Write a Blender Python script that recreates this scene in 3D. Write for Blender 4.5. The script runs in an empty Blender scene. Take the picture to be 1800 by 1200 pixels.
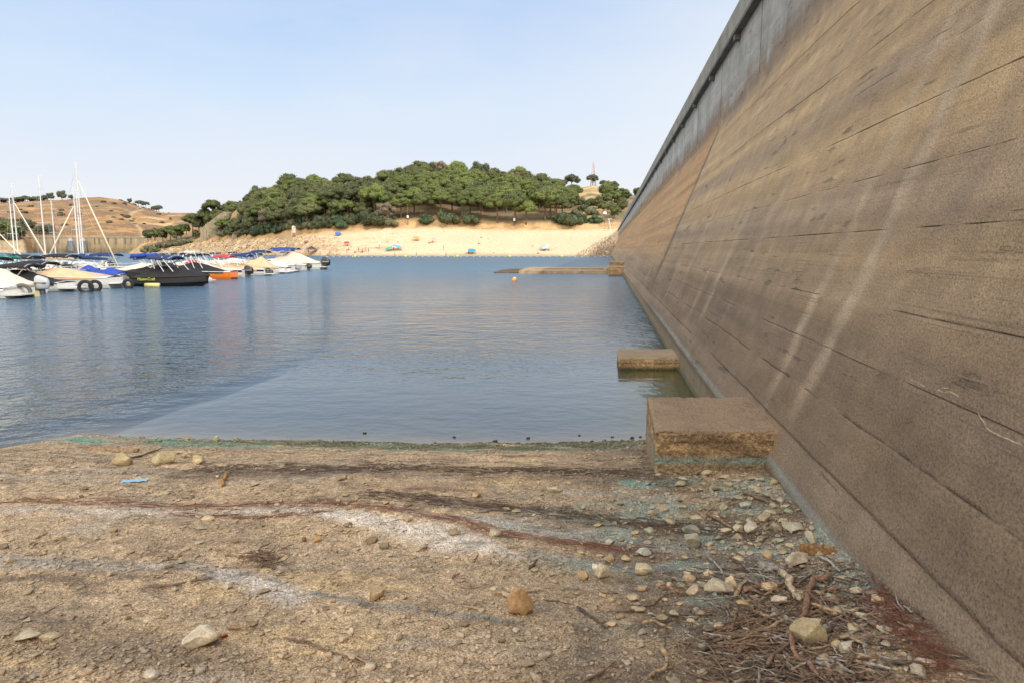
import bpy, math, random
import numpy as np
from mathutils import Vector, Matrix, noise as mnoise
random.seed(7); RNG = np.random.default_rng(7)
scene = bpy.context.scene
COL = scene.collection
PI = math.pi

# ------------------------------------------------------------------ camera maths (used for laying the place out)
F = 1200.0; CAMZ = 3.0
PITCH = math.atan(162 / 1200)
CP, SP = math.cos(PITCH), math.sin(PITCH)
def ray(px, py):
    u = (px - 900) / F; v = (600 - py) / F
    return Vector((u, CP + v * SP, -SP + v * CP))
def at(px, py, z=0.0):
    d = ray(px, py); t = (z - CAMZ) / d.z
    return Vector((d.x * t, d.y * t, z))
def atY(px, py, Y):
    d = ray(px, py); t = Y / d.y
    return Vector((d.x * t, Y, CAMZ + d.z * t))
def X_of(px, Y, z=0):
    return (px - 900) / F * (Y * CP + (CAMZ - z) * SP)

# ------------------------------------------------------------------ value noise
def _hash(ix, iy, seed):
    n = (ix * 374761393 + iy * 668265263 + seed * 1274126177) & 0xFFFFFFFF
    n = ((n ^ (n >> 13)) * 1274126177) & 0xFFFFFFFF
    n = n ^ (n >> 16)
    return (n & 0xFFFF) / 65535.0
def vnoise(x, y, seed=0):
    x = np.asarray(x, dtype=float); y = np.asarray(y, dtype=float)
    ix = np.floor(x).astype(np.int64); iy = np.floor(y).astype(np.int64)
    fx = x - ix; fy = y - iy
    fx = fx * fx * (3 - 2 * fx); fy = fy * fy * (3 - 2 * fy)
    a = _hash(ix, iy, seed); b = _hash(ix + 1, iy, seed); c = _hash(ix, iy + 1, seed); d = _hash(ix + 1, iy + 1, seed)
    return (a * (1 - fx) + b * fx) * (1 - fy) + (c * (1 - fx) + d * fx) * fy
def fbm(x, y, octv=4, seed=0, gain=0.5):
    s = 0; a = 1.0; t = 0; f = 1.0
    for i in range(octv):
        s = s + a * vnoise(np.asarray(x) * f + 13.7 * i, np.asarray(y) * f + 7.1 * i, seed + i); t += a; a *= gain; f *= 2.03
    return s / t          # 0..1
def sstep(a, b, x):
    t = np.clip((np.asarray(x) - a) / (b - a), 0, 1); return t * t * (3 - 2 * t)

# ------------------------------------------------------------------ materials
def ramp(nt, vals, src):
    r = nt.nodes.new('ShaderNodeValToRGB'); e = r.color_ramp.elements
    while len(e) < len(vals): e.new(0.5)
    for i, (p, c) in enumerate(vals):
        e[i].position = p; e[i].color = (c[0], c[1], c[2], 1) if hasattr(c, '__len__') else (c, c, c, 1)
    nt.links.new(src, r.inputs[0]); return r.outputs[0]
def mixc(nt, typ, fac, a, b):
    m = nt.nodes.new('ShaderNodeMix'); m.data_type = 'RGBA'; m.blend_type = typ; m.clamp_result = False
    for sock, v in ((m.inputs[0], fac), (m.inputs[6], a), (m.inputs[7], b)):
        if hasattr(v, 'links') or hasattr(v, 'is_output'): nt.links.new(v, sock)
        elif isinstance(v, (int, float)): sock.default_value = v if sock.type == 'VALUE' else (v, v, v, 1)
        else: sock.default_value = (v[0], v[1], v[2], 1)
    return m.outputs[2]
def math_(nt, op, a, b=0.0, c=None, clamp=False):
    m = nt.nodes.new('ShaderNodeMath'); m.operation = op; m.use_clamp = clamp
    for i, v in enumerate((a, b) if c is None else (a, b, c)):
        if isinstance(v, (int, float)): m.inputs[i].default_value = v
        else: nt.links.new(v, m.inputs[i])
    return m.outputs[0]
def tex(nt, kind, vec, scale, detail=3, stretch=None, rough=0.55):
    if stretch is not None:
        mp = nt.nodes.new('ShaderNodeMapping'); mp.inputs['Scale'].default_value = stretch
        nt.links.new(vec, mp.inputs[0]); vec = mp.outputs[0]
    if kind == 'noise':
        n = nt.nodes.new('ShaderNodeTexNoise'); n.inputs['Scale'].default_value = scale
        n.inputs['Detail'].default_value = detail; n.inputs['Roughness'].default_value = rough
    else:
        n = nt.nodes.new('ShaderNodeTexVoronoi'); n.inputs['Scale'].default_value = scale
    nt.links.new(vec, n.inputs['Vector']); return n
MATS = {}
def new_mat(name):
    m = bpy.data.materials.new(name); m.use_nodes = True
    nt = m.node_tree; b = nt.nodes['Principled BSDF']
    tc = nt.nodes.new('ShaderNodeTexCoord')
    return m, nt, b, tc.outputs['Object']
def bump(nt, b, h, strength=0.5, dist=0.01, prev=None):
    n = nt.nodes.new('ShaderNodeBump'); n.inputs['Strength'].default_value = strength; n.inputs['Distance'].default_value = dist
    nt.links.new(h, n.inputs['Height'])
    if prev is not None: nt.links.new(prev, n.inputs['Normal'])
    if b is not None: nt.links.new(n.outputs[0], b.inputs['Normal'])
    return n.outputs[0]
def mat(name, color, rough=0.7, scale=3.0, var=0.25, bstr=0.2, bdist=0.01, metal=0.0, attr=False, coat=0.0, rand=0.0):
    if name in MATS: return MATS[name]
    m, nt, b, oc = new_mat(name)
    n = tex(nt, 'noise', oc, scale, 4)
    v = ramp(nt, [(0.3, 1 - var), (0.7, 1 + var * 0.6)], n.outputs['Fac'])
    if attr:
        a = nt.nodes.new('ShaderNodeAttribute'); a.attribute_name = 'Col'; base = a.outputs['Color']
        base = mixc(nt, 'MULTIPLY', 1.0, base, color)
    else: base = color
    c = mixc(nt, 'MULTIPLY', 1.0, base, v)
    if rand:
        oi = nt.nodes.new('ShaderNodeObjectInfo')
        rr = ramp(nt, [(0, 1 - rand), (1, 1 + rand)], oi.outputs['Random'])
        c = mixc(nt, 'MULTIPLY', 1.0, c, rr)
    nt.links.new(c, b.inputs['Base Color'])
    b.inputs['Roughness'].default_value = rough; b.inputs['Metallic'].default_value = metal
    if coat: b.inputs['Coat Weight'].default_value = coat
    if bstr: bump(nt, b, n.outputs['Fac'], bstr, bdist)
    MATS[name] = m; return m

# ------------------------------------------------------------------ objects and tags
def tag(o, label=None, cat=None, group=None, kind=None):
    if label: o['label'] = label
    if cat: o['category'] = cat
    if group: o['group'] = group
    if kind: o['kind'] = kind
    return o
def thing(name, label, cat, loc=(0, 0, 0), rz=0.0, group=None):
    o = bpy.data.objects.new(name, None); COL.objects.link(o); o.empty_display_size = 0.2
    o.location = loc; o.rotation_euler = (0, 0, rz); return tag(o, label, cat, group)
def np_mesh(name, V, Fc, mats, parent=None, smooth=False, col=None, mi=None):
    """V Nx3 array, Fc MxK int array, every face K-sided"""
    V = np.asarray(V, dtype=np.float32); Fc = np.asarray(Fc, dtype=np.int32)
    me = bpy.data.meshes.new(name); k = Fc.shape[1]
    me.vertices.add(len(V)); me.vertices.foreach_set('co', V.ravel())
    me.loops.add(Fc.size); me.loops.foreach_set('vertex_index', Fc.ravel())
    me.polygons.add(len(Fc)); me.polygons.foreach_set('loop_start', np.arange(0, Fc.size, k, dtype=np.int32))
    me.polygons.foreach_set('loop_total', np.full(len(Fc), k, dtype=np.int32))
    if smooth: me.polygons.foreach_set('use_smooth', np.ones(len(Fc), dtype=bool))
    if mi is not None: me.polygons.foreach_set('material_index', np.asarray(mi, dtype=np.int32))
    me.update(); me.validate()
    for m in (mats if isinstance(mats, (list, tuple)) else [mats]): me.materials.append(m)
    if col is not None:
        a = me.color_attributes.new('Col', 'FLOAT_COLOR', 'POINT')
        c = np.ones((len(V), 4), dtype=np.float32); c[:, :3] = col
        a.data.foreach_set('color', c.ravel())
    o = bpy.data.objects.new(name, me); COL.objects.link(o)
    if parent: o.parent = parent
    return o
class MB:
    """collects shapes of one part"""
    def __init__(s): s.v = []; s.f = []; s.m = []
    def add(s, vs, fs, m=0):
        o = len(s.v); s.v += [tuple(v) for v in vs]; s.f += [tuple(i + o for i in f) for f in fs]; s.m += [m] * len(fs)
    def box(s, c, d, rz=0.0, m=0, taper=1.0, bev=0.0):
        x, y, z = d[0] / 2, d[1] / 2, d[2] / 2; ca, sa = math.cos(rz), math.sin(rz)
        vs = []
        for k, sx in ((-1, 1), (1, taper)):
            for (i, j) in ((-1, -1), (1, -1), (1, 1), (-1, 1)):
                a, b = i * x * sx, j * y * sx
                vs.append((c[0] + a * ca - b * sa, c[1] + a * sa + b * ca, c[2] + k * z))
        s.add(vs, [(3, 2, 1, 0), (4, 5, 6, 7), (0, 1, 5, 4), (1, 2, 6, 5), (2, 3, 7, 6), (3, 0, 4, 7)], m)
    def tube(s, pts, r, n=6, m=0, cap=True):
        pts = [Vector(p) for p in pts]; rs = r if hasattr(r, '__len__') else [r] * len(pts)
        rings = []
        for i, p in enumerate(pts):
            t = (pts[min(i + 1, len(pts) - 1)] - pts[max(i - 1, 0)])
            t = t.normalized() if t.length > 1e-9 else Vector((0, 0, 1))
            a = t.cross(Vector((0, 0, 1)) if abs(t.z) < 0.9 else Vector((1, 0, 0))).normalized(); b = t.cross(a)
            rings.append([p + (a * math.cos(2 * PI * k / n) + b * math.sin(2 * PI * k / n)) * rs[i] for k in range(n)])
        vs = [v for rg in rings for v in rg]; fs = []
        for i in range(len(pts) - 1):
            for k in range(n):
                k2 = (k + 1) % n; fs.append((i * n + k, i * n + k2, (i + 1) * n + k2, (i + 1) * n + k))
        if cap: fs.append(tuple(range(n - 1, -1, -1))); fs.append(tuple((len(pts) - 1) * n + k for k in range(n)))
        s.add(vs, fs, m)
    def loft(s, rings, closed=False, cap=False, m=0):
        n = len(rings[0]); vs = [v for r in rings for v in r]; fs = []
        for i in range(len(rings) - 1):
            for k in range(n if closed else n - 1):
                k2 = (k + 1) % n; fs.append((i * n + k, i * n + k2, (i + 1) * n + k2, (i + 1) * n + k))
        if cap: fs.append(tuple(range(n - 1, -1, -1))); fs.append(tuple((len(rings) - 1) * n + k for k in range(n)))
        s.add(vs, fs, m)
    def ball(s, c, r, nu=8, nv=6, m=0):
        r = r if hasattr(r, '__len__') else (r, r, r); rings = []
        for j in range(nv + 1):
            th = PI * (0.02 + 0.96 * j / nv)
            rings.append([(c[0] + r[0] * math.sin(th) * math.cos(2 * PI * k / nu), c[1] + r[1] * math.sin(th) * math.sin(2 * PI * k / nu), c[2] - r[2] * math.cos(th)) for k in range(nu)])
        s.loft(rings, True, True, m)
    def build(s, name, mats, parent=None, smooth=False):
        me = bpy.data.meshes.new(name); me.from_pydata(s.v, [], s.f); me.update()
        for m in (mats if isinstance(mats, (list, tuple)) else [mats]): me.materials.append(m)
        me.polygons.foreach_set('material_index', s.m)
        if smooth: me.polygons.foreach_set('use_smooth', [True] * len(me.polygons))
        o = bpy.data.objects.new(name, me); COL.objects.link(o)
        if parent: o.parent = parent
        return o
def kids(o): return [c for c in COL.objects if c.parent == o]
KID = {}
def copy_tree(src, children, label=None, group=None):
    """copy a thing and its direct parts (children: list of parts, or (part, [sub-parts]))"""
    r = src.copy(); COL.objects.link(r)
    if label: r['label'] = label
    if group: r['group'] = group
    for c in children:
        subs = []
        if isinstance(c, tuple): c, subs = c
        d = c.copy(); COL.objects.link(d); d.parent = r
        for g in subs:
            e = g.copy(); COL.objects.link(e); e.parent = d
    return r

# ------------------------------------------------------------------ render, world, sun, camera
scene.view_settings.view_transform = 'Standard'; scene.view_settings.look = 'None'; scene.view_settings.exposure = 0
SUN_EL = 38.0
sdir = Vector((0.766 * math.cos(math.radians(SUN_EL)), -0.643 * math.cos(math.radians(SUN_EL)), math.sin(math.radians(SUN_EL))))
world = bpy.data.worlds.new("World"); scene.world = world; world.use_nodes = True
nt = world.node_tree; bg = nt.nodes['Background']
sky = nt.nodes.new('ShaderNodeTexSky'); sky.sky_type = 'NISHITA'; sky.sun_disc = False
sky.sun_elevation = math.radians(SUN_EL); sky.sun_rotation = math.atan2(sdir.x, sdir.y)
sky.air_density = 1.0; sky.dust_density = 3.0; sky.ozone_density = 1.2; sky.altitude = 500
tc = nt.nodes.new('ShaderNodeTexCoord')
sx = nt.nodes.new('ShaderNodeSeparateXYZ'); nt.links.new(tc.outputs['Generated'], sx.inputs[0])
hz = ramp(nt, [(0.0, 1.0), (0.22, 0.97), (0.34, 0.93), (0.5, 0.88), (0.9, 0.8)], sx.outputs['Z'])
cl = tex(nt, 'noise', tc.outputs['Generated'], 2.2, 5, (1.0, 1.0, 3.5))
clf = ramp(nt, [(0.40, 0.0), (0.75, 0.40)], cl.outputs['Fac'])
hcol = ramp(nt, [(0.0, (5.7, 5.7, 5.85)), (0.08, (5.3, 5.55, 6.0)), (0.20, (4.2, 5.1, 6.25)), (0.31, (3.2, 4.3, 6.1)), (0.55, (2.6, 3.9, 6.2)), (1.0, (2.5, 3.6, 5.6))], sx.outputs['Z'])
# white haze low over the dam side; broad sky glow added behind the camera to fill the shade
low = ramp(nt, [(0.3, 1.0), (0.5, 0.0)], sx.outputs['Z'])
wx = math_(nt, 'MULTIPLY', ramp(nt, [(0.0, 0.0), (0.5, 0.85)], sx.outputs['X']), low)
hcol = mixc(nt, 'MIX', wx, hcol, (6.0, 6.1, 6.25))
clf = math_(nt, 'MULTIPLY', clf, low)
c1 = mixc(nt, 'MIX', hz, sky.outputs[0], hcol)
c2 = mixc(nt, 'MIX', clf, c1, (5.7, 5.7, 5.9))
vd = nt.nodes.new('ShaderNodeVectorMath'); vd.operation = 'DOT_PRODUCT'; nt.links.new(tc.outputs['Generated'], vd.inputs[0]); vd.inputs[1].default_value = (-0.25, -0.75, 0.61)
gl = ramp(nt, [(0.25, 0.0), (0.75, 1.0)], vd.outputs['Value'])
c2 = mixc(nt, 'MIX', gl, c2, (15.5, 14.4, 13.0))
nt.links.new(c2, bg.inputs['Color']); bg.inputs['Strength'].default_value = 0.158
sl = bpy.data.lights.new('sun', 'SUN'); sl.energy = 2.7; sl.angle = math.radians(0.8); sl.color = (1, 0.93, 0.82)
so = bpy.data.objects.new('sun', sl); COL.objects.link(so); so.rotation_euler = sdir.to_track_quat('Z', 'Y').to_euler()
cam = bpy.data.cameras.new('camera'); co = bpy.data.objects.new('camera', cam); COL.objects.link(co)
cam.sensor_width = 36; cam.lens = 24; cam.clip_start = 0.1; cam.clip_end = 6000
co.location = (0, 0, CAMZ); co.rotation_euler = (PI / 2 - PITCH, 0, 0); scene.camera = co

# ================================================================== THE DRY LAKEBED IN FRONT
SH = [(0, 795), (40, 786), (80, 776), (150, 762), (230, 765), (300, 768), (600, 775), (900, 779), (1040, 777), (1130, 771)]
shp = [at(a, b, 0) for a, b in SH]
shx = np.array([-40, -20, -14, -10.5, -8.8] + [p.x for p in shp] + [3.0, 6.0]); shy = np.array([-30, -6, 2, 6.3, 8.7] + [p.y for p in shp] + [11.4, 11.6])
def ysh(x): return np.interp(x, shx, shy)
def ground(x, y, fine=True):
    x = np.asarray(x, float); y = np.asarray(y, float)
    d = ysh(x) + 0.42 * (fbm(x * 0.9, y * 1.1, 4, 5, 0.6) - 0.5) - y
    z = np.interp(d, [-30, -3, -0.6, 0, 0.5, 1.3, 2.9, 5.3, 7.2, 9, 14, 40], [-9, -0.8, -0.12, 0, 0.09, 0.23, 0.45, 0.56, 0.76, 0.95, 1.5, 6])
    # heaped rubble close to the wall
    w = (1.85 + 0.138 * y) - x
    z = z + 0.05 * sstep(1.2, 0.0, w) * sstep(8.5, 6.5, y)
    z = z + 0.06 * (fbm(x * 0.9, y * 0.9, 3, 11) - 0.5) * sstep(0, 0.6, d)
    if fine:
        z = z + 0.042 * (fbm(x * 3.1, y * 4.0, 4, 21) - 0.5) * sstep(-0.3, 0.5, d) + 0.022 * (fbm(x * 14, y * 16, 3, 31) - 0.5)
    return z
_gx0, _gy0, _gs = -16.0, 1.0, 0.024
_G = ground(*np.meshgrid(np.arange(_gx0, 4.5, _gs), np.arange(_gy0, 14, _gs))).tolist(); _gnx, _gny = len(_G[0]), len(_G)
def gz(x, y):
    u = min(max((x - _gx0) / _gs, 0), _gnx - 2.001); v = min(max((y - _gy0) / _gs, 0), _gny - 2.001); i = int(u); j = int(v); u -= i; v -= j
    return (_G[j][i] * (1 - u) + _G[j][i + 1] * u) * (1 - v) + (_G[j + 1][i] * (1 - u) + _G[j + 1][i + 1] * u) * v
def on_ground(px, py):
    z = 0.5
    for _ in range(6):
        p = at(px, py, z); z = gz(p.x, p.y)
    return Vector((p.x, p.y, z))
def seg_dist(x, y, pts):
    best = np.full(np.shape(x), 1e9); par = np.zeros(np.shape(x)); L = 0; tot = sum((b - a).length for a, b in zip(pts[:-1], pts[1:]))
    for a, b in zip(pts[:-1], pts[1:]):
        dx, dy = b.x - a.x, b.y - a.y; l = math.hypot(dx, dy)
        t = np.clip(((x - a.x) * dx + (y - a.y) * dy) / (l * l), 0, 1)
        dd = np.hypot(x - a.x - t * dx, y - a.y - t * dy)
        m = dd < best; best = np.where(m, dd, best); par = np.where(m, (L + t * l) / tot, par); L += l
    return best, par
def band(x, y, pxs, w, z=0.5, rag=0.6, seed=3):
    pts = [at(a, b, z) for a, b in pxs]
    wx_ = x + 0.25 * (fbm(x * 1.6, y * 1.6, 3, seed) - 0.5); wy_ = y + 0.22 * (fbm(x * 1.4, y * 3.5, 4, seed + 9) - 0.5)
    d, t = seg_dist(wx_, wy_, pts)
    w = w if not hasattr(w, '__len__') else np.interp(t, np.linspace(0, 1, len(w)), w)
    n = fbm(x * 5, y * 14, 4, seed + 4)
    return np.clip(1 - d / w, 0, 1) ** 0.6 * sstep(rag * 0.62, rag * 0.62 + 0.22, n + 0.25)
def ground_col(x, y):
    d = ysh(x) - y
    base = np.array([0.462, 0.343, 0.212]); c = np.ones(x.shape + (3,)) * base
    n1 = fbm(x * 0.8, y * 1.6, 4, 41)[..., None]; n2 = fbm(x * 4, y * 7, 4, 51)[..., None]
    c = c * (0.78 + 0.5 * n1) * (0.74 + 0.52 * n2)
    def over(mask, col, k=1.0):
        nonlocal c
        m = np.clip(mask * k, 0, 1)[..., None]; c = c * (1 - m) + np.array(col) * m
    over(sstep(0.55, 0.8, fbm(x * 1.3, y * 3, 4, 61)), (0.38, 0.33, 0.26), 0.6)
    over(sstep(0.6, 0.78, fbm(x * 1.1 + 5, y * 2.6, 4, 71)), (0.56, 0.40, 0.20), 0.55)
    dark = (0.085, 0.06, 0.042)
    streak = fbm(x * 1.2, y * 9, 5, 77)
    over(band(x, y, [(330, 830), (500, 818), (640, 812), (800, 818), (960, 820), (1130, 826)], 0.36, rag=0.75, seed=81), dark, 0.75)
    over(sstep(0.58, 0.72, streak) * sstep(0.3, 0.9, d) * sstep(4.2, 2.0, d), dark, 0.55)
    over(band(x, y, [(640, 868), (780, 882), (930, 896), (1080, 915), (1200, 930), (1330, 950)], [0.1, 0.22, 0.30, 0.32, 0.35], rag=0.68, seed=91), dark, 0.75)
    over(band(x, y, [(-100, 898), (150, 902), (300, 908), (450, 903), (600, 905)], 0.17, rag=0.68, seed=101), (0.58, 0.50, 0.40), 0.8)
    over(band(x, y, [(560, 902), (680, 925), (780, 945), (860, 975), (900, 995)], [0.1, 0.22, 0.27, 0.26, 0.12], rag=0.45, seed=111), (0.68, 0.61, 0.51), 1.0)
    over(band(x, y, [(700, 897), (830, 915), (960, 940), (1100, 962), (1260, 975), (1390, 995)], [0.1, 0.14, 0.2, 0.28, 0.26], rag=0.5, seed=121), (0.40, 0.40, 0.35), 0.85)
    over(band(x, y, [(930, 985), (1060, 1005), (1200, 1015), (1300, 1010)], 0.17, rag=0.5, seed=125), (0.34, 0.34, 0.30), 0.8)
    over(band(x, y, [(1000, 862), (1080, 866), (1180, 875)], 0.13, rag=0.6, seed=128), (0.5, 0.45, 0.38), 0.7)
    red = (0.23, 0.10, 0.06)
    over(band(x, y, [(-50, 882), (200, 884), (350, 888), (500, 886), (620, 889), (720, 900), (800, 916), (860, 938), (950, 955), (1040, 968), (1150, 985)], [0.02, 0.03, 0.035, 0.045, 0.10, 0.12, 0.10], rag=0.66, seed=131), red, 0.65)
    over(band(x, y, [(300, 905), (380, 910), (450, 914)], 0.035, rag=0.3, seed=133), red, 0.6)
    over(band(x, y, [(700, 856), (770, 855), (840, 858)], 0.06, rag=0.5, seed=137), red, 0.6)
    teal = (0.13, 0.33, 0.25)
    over(sstep(1.35, 0.8, d) * sstep(0.15, 0.35, d) * sstep(-7.6, -6.6, x) * (1 - 0.4 * sstep(-3.0, -1.0, x)) * sstep(0.36, 0.52, fbm(x * 3, y * 9, 4, 141)), teal, 0.85)
    over(sstep(1.3, 0.7, d) * sstep(-6.5, -2.5, x) * sstep(0.3, 0.6, fbm(x * 2, y * 6, 4, 151)), (0.07, 0.085, 0.035), 0.8)
    over(band(x, y, [(1105, 843), (1160, 848), (1215, 840)], 0.12, rag=0.4, seed=161), (0.20, 0.42, 0.36), 0.95)
    over(band(x, y, [(1230, 962), (1300, 975), (1370, 992)], 0.10, rag=0.35, seed=171), (0.38, 0.52, 0.47), 0.9)
    over(band(x, y, [(400, 1030), (450, 1050), (530, 1085)], 0.17, rag=0.6, seed=181), (0.47, 0.46, 0.44), 0.75)
    over(band(x, y, [(-60, 1000), (120, 1010), (330, 1012), (420, 1035)], 0.13, rag=0.62, seed=191), (0.42, 0.39, 0.34), 0.7)
    over(band(x, y, [(560, 1078), (640, 1095), (760, 1115), (900, 1135)], 0.06, rag=0.5, seed=201), (0.16, 0.20, 0.20), 0.7)
    over(band(x, y, [(60, 1032), (120, 1040), (170, 1050)], 0.1, rag=0.5, seed=211), dark, 0.6)
    over(band(x, y, [(-60, 1150), (60, 1130), (160, 1190), (400, 1230)], 0.28, rag=0.55, seed=221), (0.20, 0.15, 0.10), 0.7)
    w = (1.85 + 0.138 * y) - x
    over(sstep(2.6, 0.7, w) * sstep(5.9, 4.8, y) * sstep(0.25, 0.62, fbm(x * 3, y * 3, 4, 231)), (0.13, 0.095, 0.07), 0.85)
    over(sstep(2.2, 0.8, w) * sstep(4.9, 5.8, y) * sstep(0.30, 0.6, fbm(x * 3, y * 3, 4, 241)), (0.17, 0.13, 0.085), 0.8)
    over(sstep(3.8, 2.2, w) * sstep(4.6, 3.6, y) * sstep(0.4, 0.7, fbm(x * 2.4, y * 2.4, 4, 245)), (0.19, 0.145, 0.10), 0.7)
    dk = (1 - 0.34 * sstep(3.4, 1.4, w))[..., None]; c = c * dk  # shade beside the wall, less open sky, put into the soil colour
    cr = fbm(x * 9, y * 11, 4, 261)[..., None]; c = c * (0.70 + 0.6 * cr)
    over(sstep(0.60, 0.70, fbm(x * 7, y * 13, 4, 271)) * sstep(0.35, 0.6, fbm(x * 0.9, y * 1.2, 3, 272)), (0.13, 0.095, 0.06), 0.55)
    over(sstep(1.0, 0.4, d) * sstep(-0.02, 0.10, d) * sstep(-6.8, -4.0, x) * sstep(0.40, 0.6, fbm(x * 4, y * 12, 4, 281)), (0.06, 0.085, 0.03), 0.85)
    over(sstep(3.2, 1.0, w) * sstep(3.6, 4.4, y) * sstep(7.6, 6.6, y) * sstep(0.46, 0.66, fbm(x * 2.2, y * 3.4, 4, 291)), (0.27, 0.36, 0.31), 0.6)
    # wet edge
    over(sstep(0.16, 0.0, d + 0.18 * (fbm(x * 3, y * 3, 3, 251) - 0.5)), (0.075, 0.062, 0.038), 0.85)
    return c
m, nt, b, oc = new_mat('lakebed_soil')
a = nt.nodes.new('ShaderNodeAttribute'); a.attribute_name = 'Col'
g1 = tex(nt, 'noise', oc, 90, 3); g2 = tex(nt, 'noise', oc, 22, 4, rough=0.7); v1 = tex(nt, 'voronoi', oc, 55); v2 = tex(nt, 'voronoi', oc, 24)
c = mixc(nt, 'MULTIPLY', 1.0, a.outputs['Color'], ramp(nt, [(0.30, 0.36), (0.5, 1.0), (0.70, 1.6)], g1.outputs['Fac']))
c = mixc(nt, 'MULTIPLY', 1.0, c, ramp(nt, [(0.32, 0.60), (0.68, 1.35)], g2.outputs['Fac']))
cellv = ramp(nt, [(0.0, (1.25, 1.22, 1.18)), (0.5, (0.95, 0.92, 0.9)), (1.0, (0.62, 0.6, 0.6))], v1.outputs['Color'])
c = mixc(nt, 'MULTIPLY', 0.8, c, cellv)
nt.links.new(c, b.inputs['Base Color']); b.inputs['Roughness'].default_value = 0.95
n0 = bump(nt, None, ramp(nt, [(0.0, 1.0), (0.45, 0.0)], v2.outputs['Distance']), 0.7, 0.012)
n1 = bump(nt, None, ramp(nt, [(0.0, 1.0), (0.5, 0.0)], v1.outputs['Distance']), 0.8, 0.008, n0)
bump(nt, b, g1.outputs['Fac'], 0.8, 0.006, n1)
M_SOIL = m
def grid_mesh(name, xs, ys, zf, cf, material, smooth=True):
    Xg, Yg = np.meshgrid(xs, ys); Z = zf(Xg, Yg)
    V = np.stack([Xg, Yg, Z], -1).reshape(-1, 3); nx, ny = len(xs), len(ys)
    i = (np.arange(ny - 1)[:, None] * nx + np.arange(nx - 1)[None, :]).ravel()
    Fc = np.stack([i, i + 1, i + nx + 1, i + nx], -1)
    cc = cf(Xg, Yg).reshape(-1, 3) if cf else None
    return np_mesh(name, V, Fc, material, None, smooth, cc)
xs = np.concatenate([np.arange(-60, -10.5, 1.0), np.arange(-10.5, 3.4, 0.024), np.arange(3.4, 6, 0.3)])
ys_ = np.concatenate([np.arange(-40, 2.4, 1.0), np.arange(2.4, 11.9, 0.024), np.arange(12, 40, 1.5)])
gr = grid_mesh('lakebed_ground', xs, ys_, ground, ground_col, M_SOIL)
tag(gr, 'dry tan sandy lakebed with bands of white, red and teal deposits', 'ground', kind='structure')

# ================================================================== WATER
m, nt, b, oc = new_mat('lake_water')
sp = nt.nodes.new('ShaderNodeSeparateXYZ'); nt.links.new(oc, sp.inputs[0])
w1 = tex(nt, 'noise', oc, 1.0, 3, (2.6, 3.4, 1)); w2 = tex(nt, 'noise', oc, 1.0, 4, (0.9, 1.2, 1)); w3 = tex(nt, 'noise', oc, 1.0, 3, (0.07, 0.25, 1)); w4 = tex(nt, 'noise', oc, 1.0, 2, (7, 11, 1))
def mrange(src, a, b_, c_, d):
    n = nt.nodes.new('ShaderNodeMapRange'); n.interpolation_type = 'SMOOTHSTEP'
    for k, v in enumerate((a, b_, c_, d)): n.inputs[1 + k].default_value = v
    nt.links.new(src, n.inputs[0]); return n.outputs[0]
far_ = mrange(sp.outputs['Y'], 13, 42, 0.05, 1.0)
w5 = tex(nt, 'noise', oc, 1.0, 3, (0.10, 0.10, 1))
side = math_(nt, 'ADD', math_(nt, 'MULTIPLY_ADD', sp.outputs['Y'], -0.138, 8.4), math_(nt, 'MULTIPLY', math_(nt, 'SUBTRACT', w5.outputs['Fac'], 0.5), 3.0))
side = math_(nt, 'ADD', sp.outputs['X'], side)
lee = mrange(side, -2.2, 1.0, 0.75, 0.0)
far2 = mrange(sp.outputs['Y'], 50, 240, 1.0, 2.6)
amp = math_(nt, 'MULTIPLY', math_(nt, 'MAXIMUM', far_, lee), far2)
h = math_(nt, 'ADD', math_(nt, 'MULTIPLY', w1.outputs['Fac'], 0.16), math_(nt, 'MULTIPLY', w2.outputs['Fac'], 0.34))
h = math_(nt, 'ADD', h, math_(nt, 'MULTIPLY', w4.outputs['Fac'], 0.010))
h = math_(nt, 'ADD', h, math_(nt, 'MULTIPLY', w3.outputs['Fac'], 0.35))
h = math_(nt, 'MULTIPLY', h, amp)
bump(nt, b, h, 1.0, 1.0)
cc = ramp(nt, [(0.35, (0.042, 0.088, 0.138)), (0.65, (0.060, 0.112, 0.168))], w3.outputs['Fac'])
shal = nt.nodes.new('ShaderNodeMapRange'); shal.inputs[1].default_value = 13; shal.inputs[2].default_value = 34; shal.inputs[3].default_value = 1; shal.inputs[4].default_value = 0
nt.links.new(sp.outputs['Y'], shal.inputs[0])
cc = mixc(nt, 'MIX', shal.outputs[0], cc, (0.045, 0.058, 0.060))
far_blue = mrange(sp.outputs['Y'], 25, 110, 0.0, 1.0)
cc = mixc(nt, 'MIX', far_blue, cc, (0.070, 0.145, 0.215))  # reflected sky blue put into the base colour of distant water
wd = math_(nt, 'SUBTRACT', math_(nt, 'MULTIPLY_ADD', sp.outputs['Y'], 0.138, 1.85), sp.outputs['X'])
cc = mixc(nt, 'MIX', math_(nt, 'MULTIPLY', mrange(wd, 1.0, 1.9, 1.0, 0.0), mrange(sp.outputs['Y'], 17.0, 17.5, 1.0, 0.3)), cc, (0.050, 0.058, 0.018))  # dark green wall reflection and shallows tint put into the water colour
att = nt.nodes.new('ShaderNodeAttribute'); att.attribute_name = 'Col'
cc = mixc(nt, 'MIX', att.outputs['Fac'], cc, (0.20, 0.165, 0.105))
nt.links.new(cc, b.inputs['Base Color']); nt.links.new(mrange(sp.outputs['Y'], 15, 120, 0.09, 0.30), b.inputs['Roughness']); b.inputs['IOR'].default_value = 1.58
M_WATER = m
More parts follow.
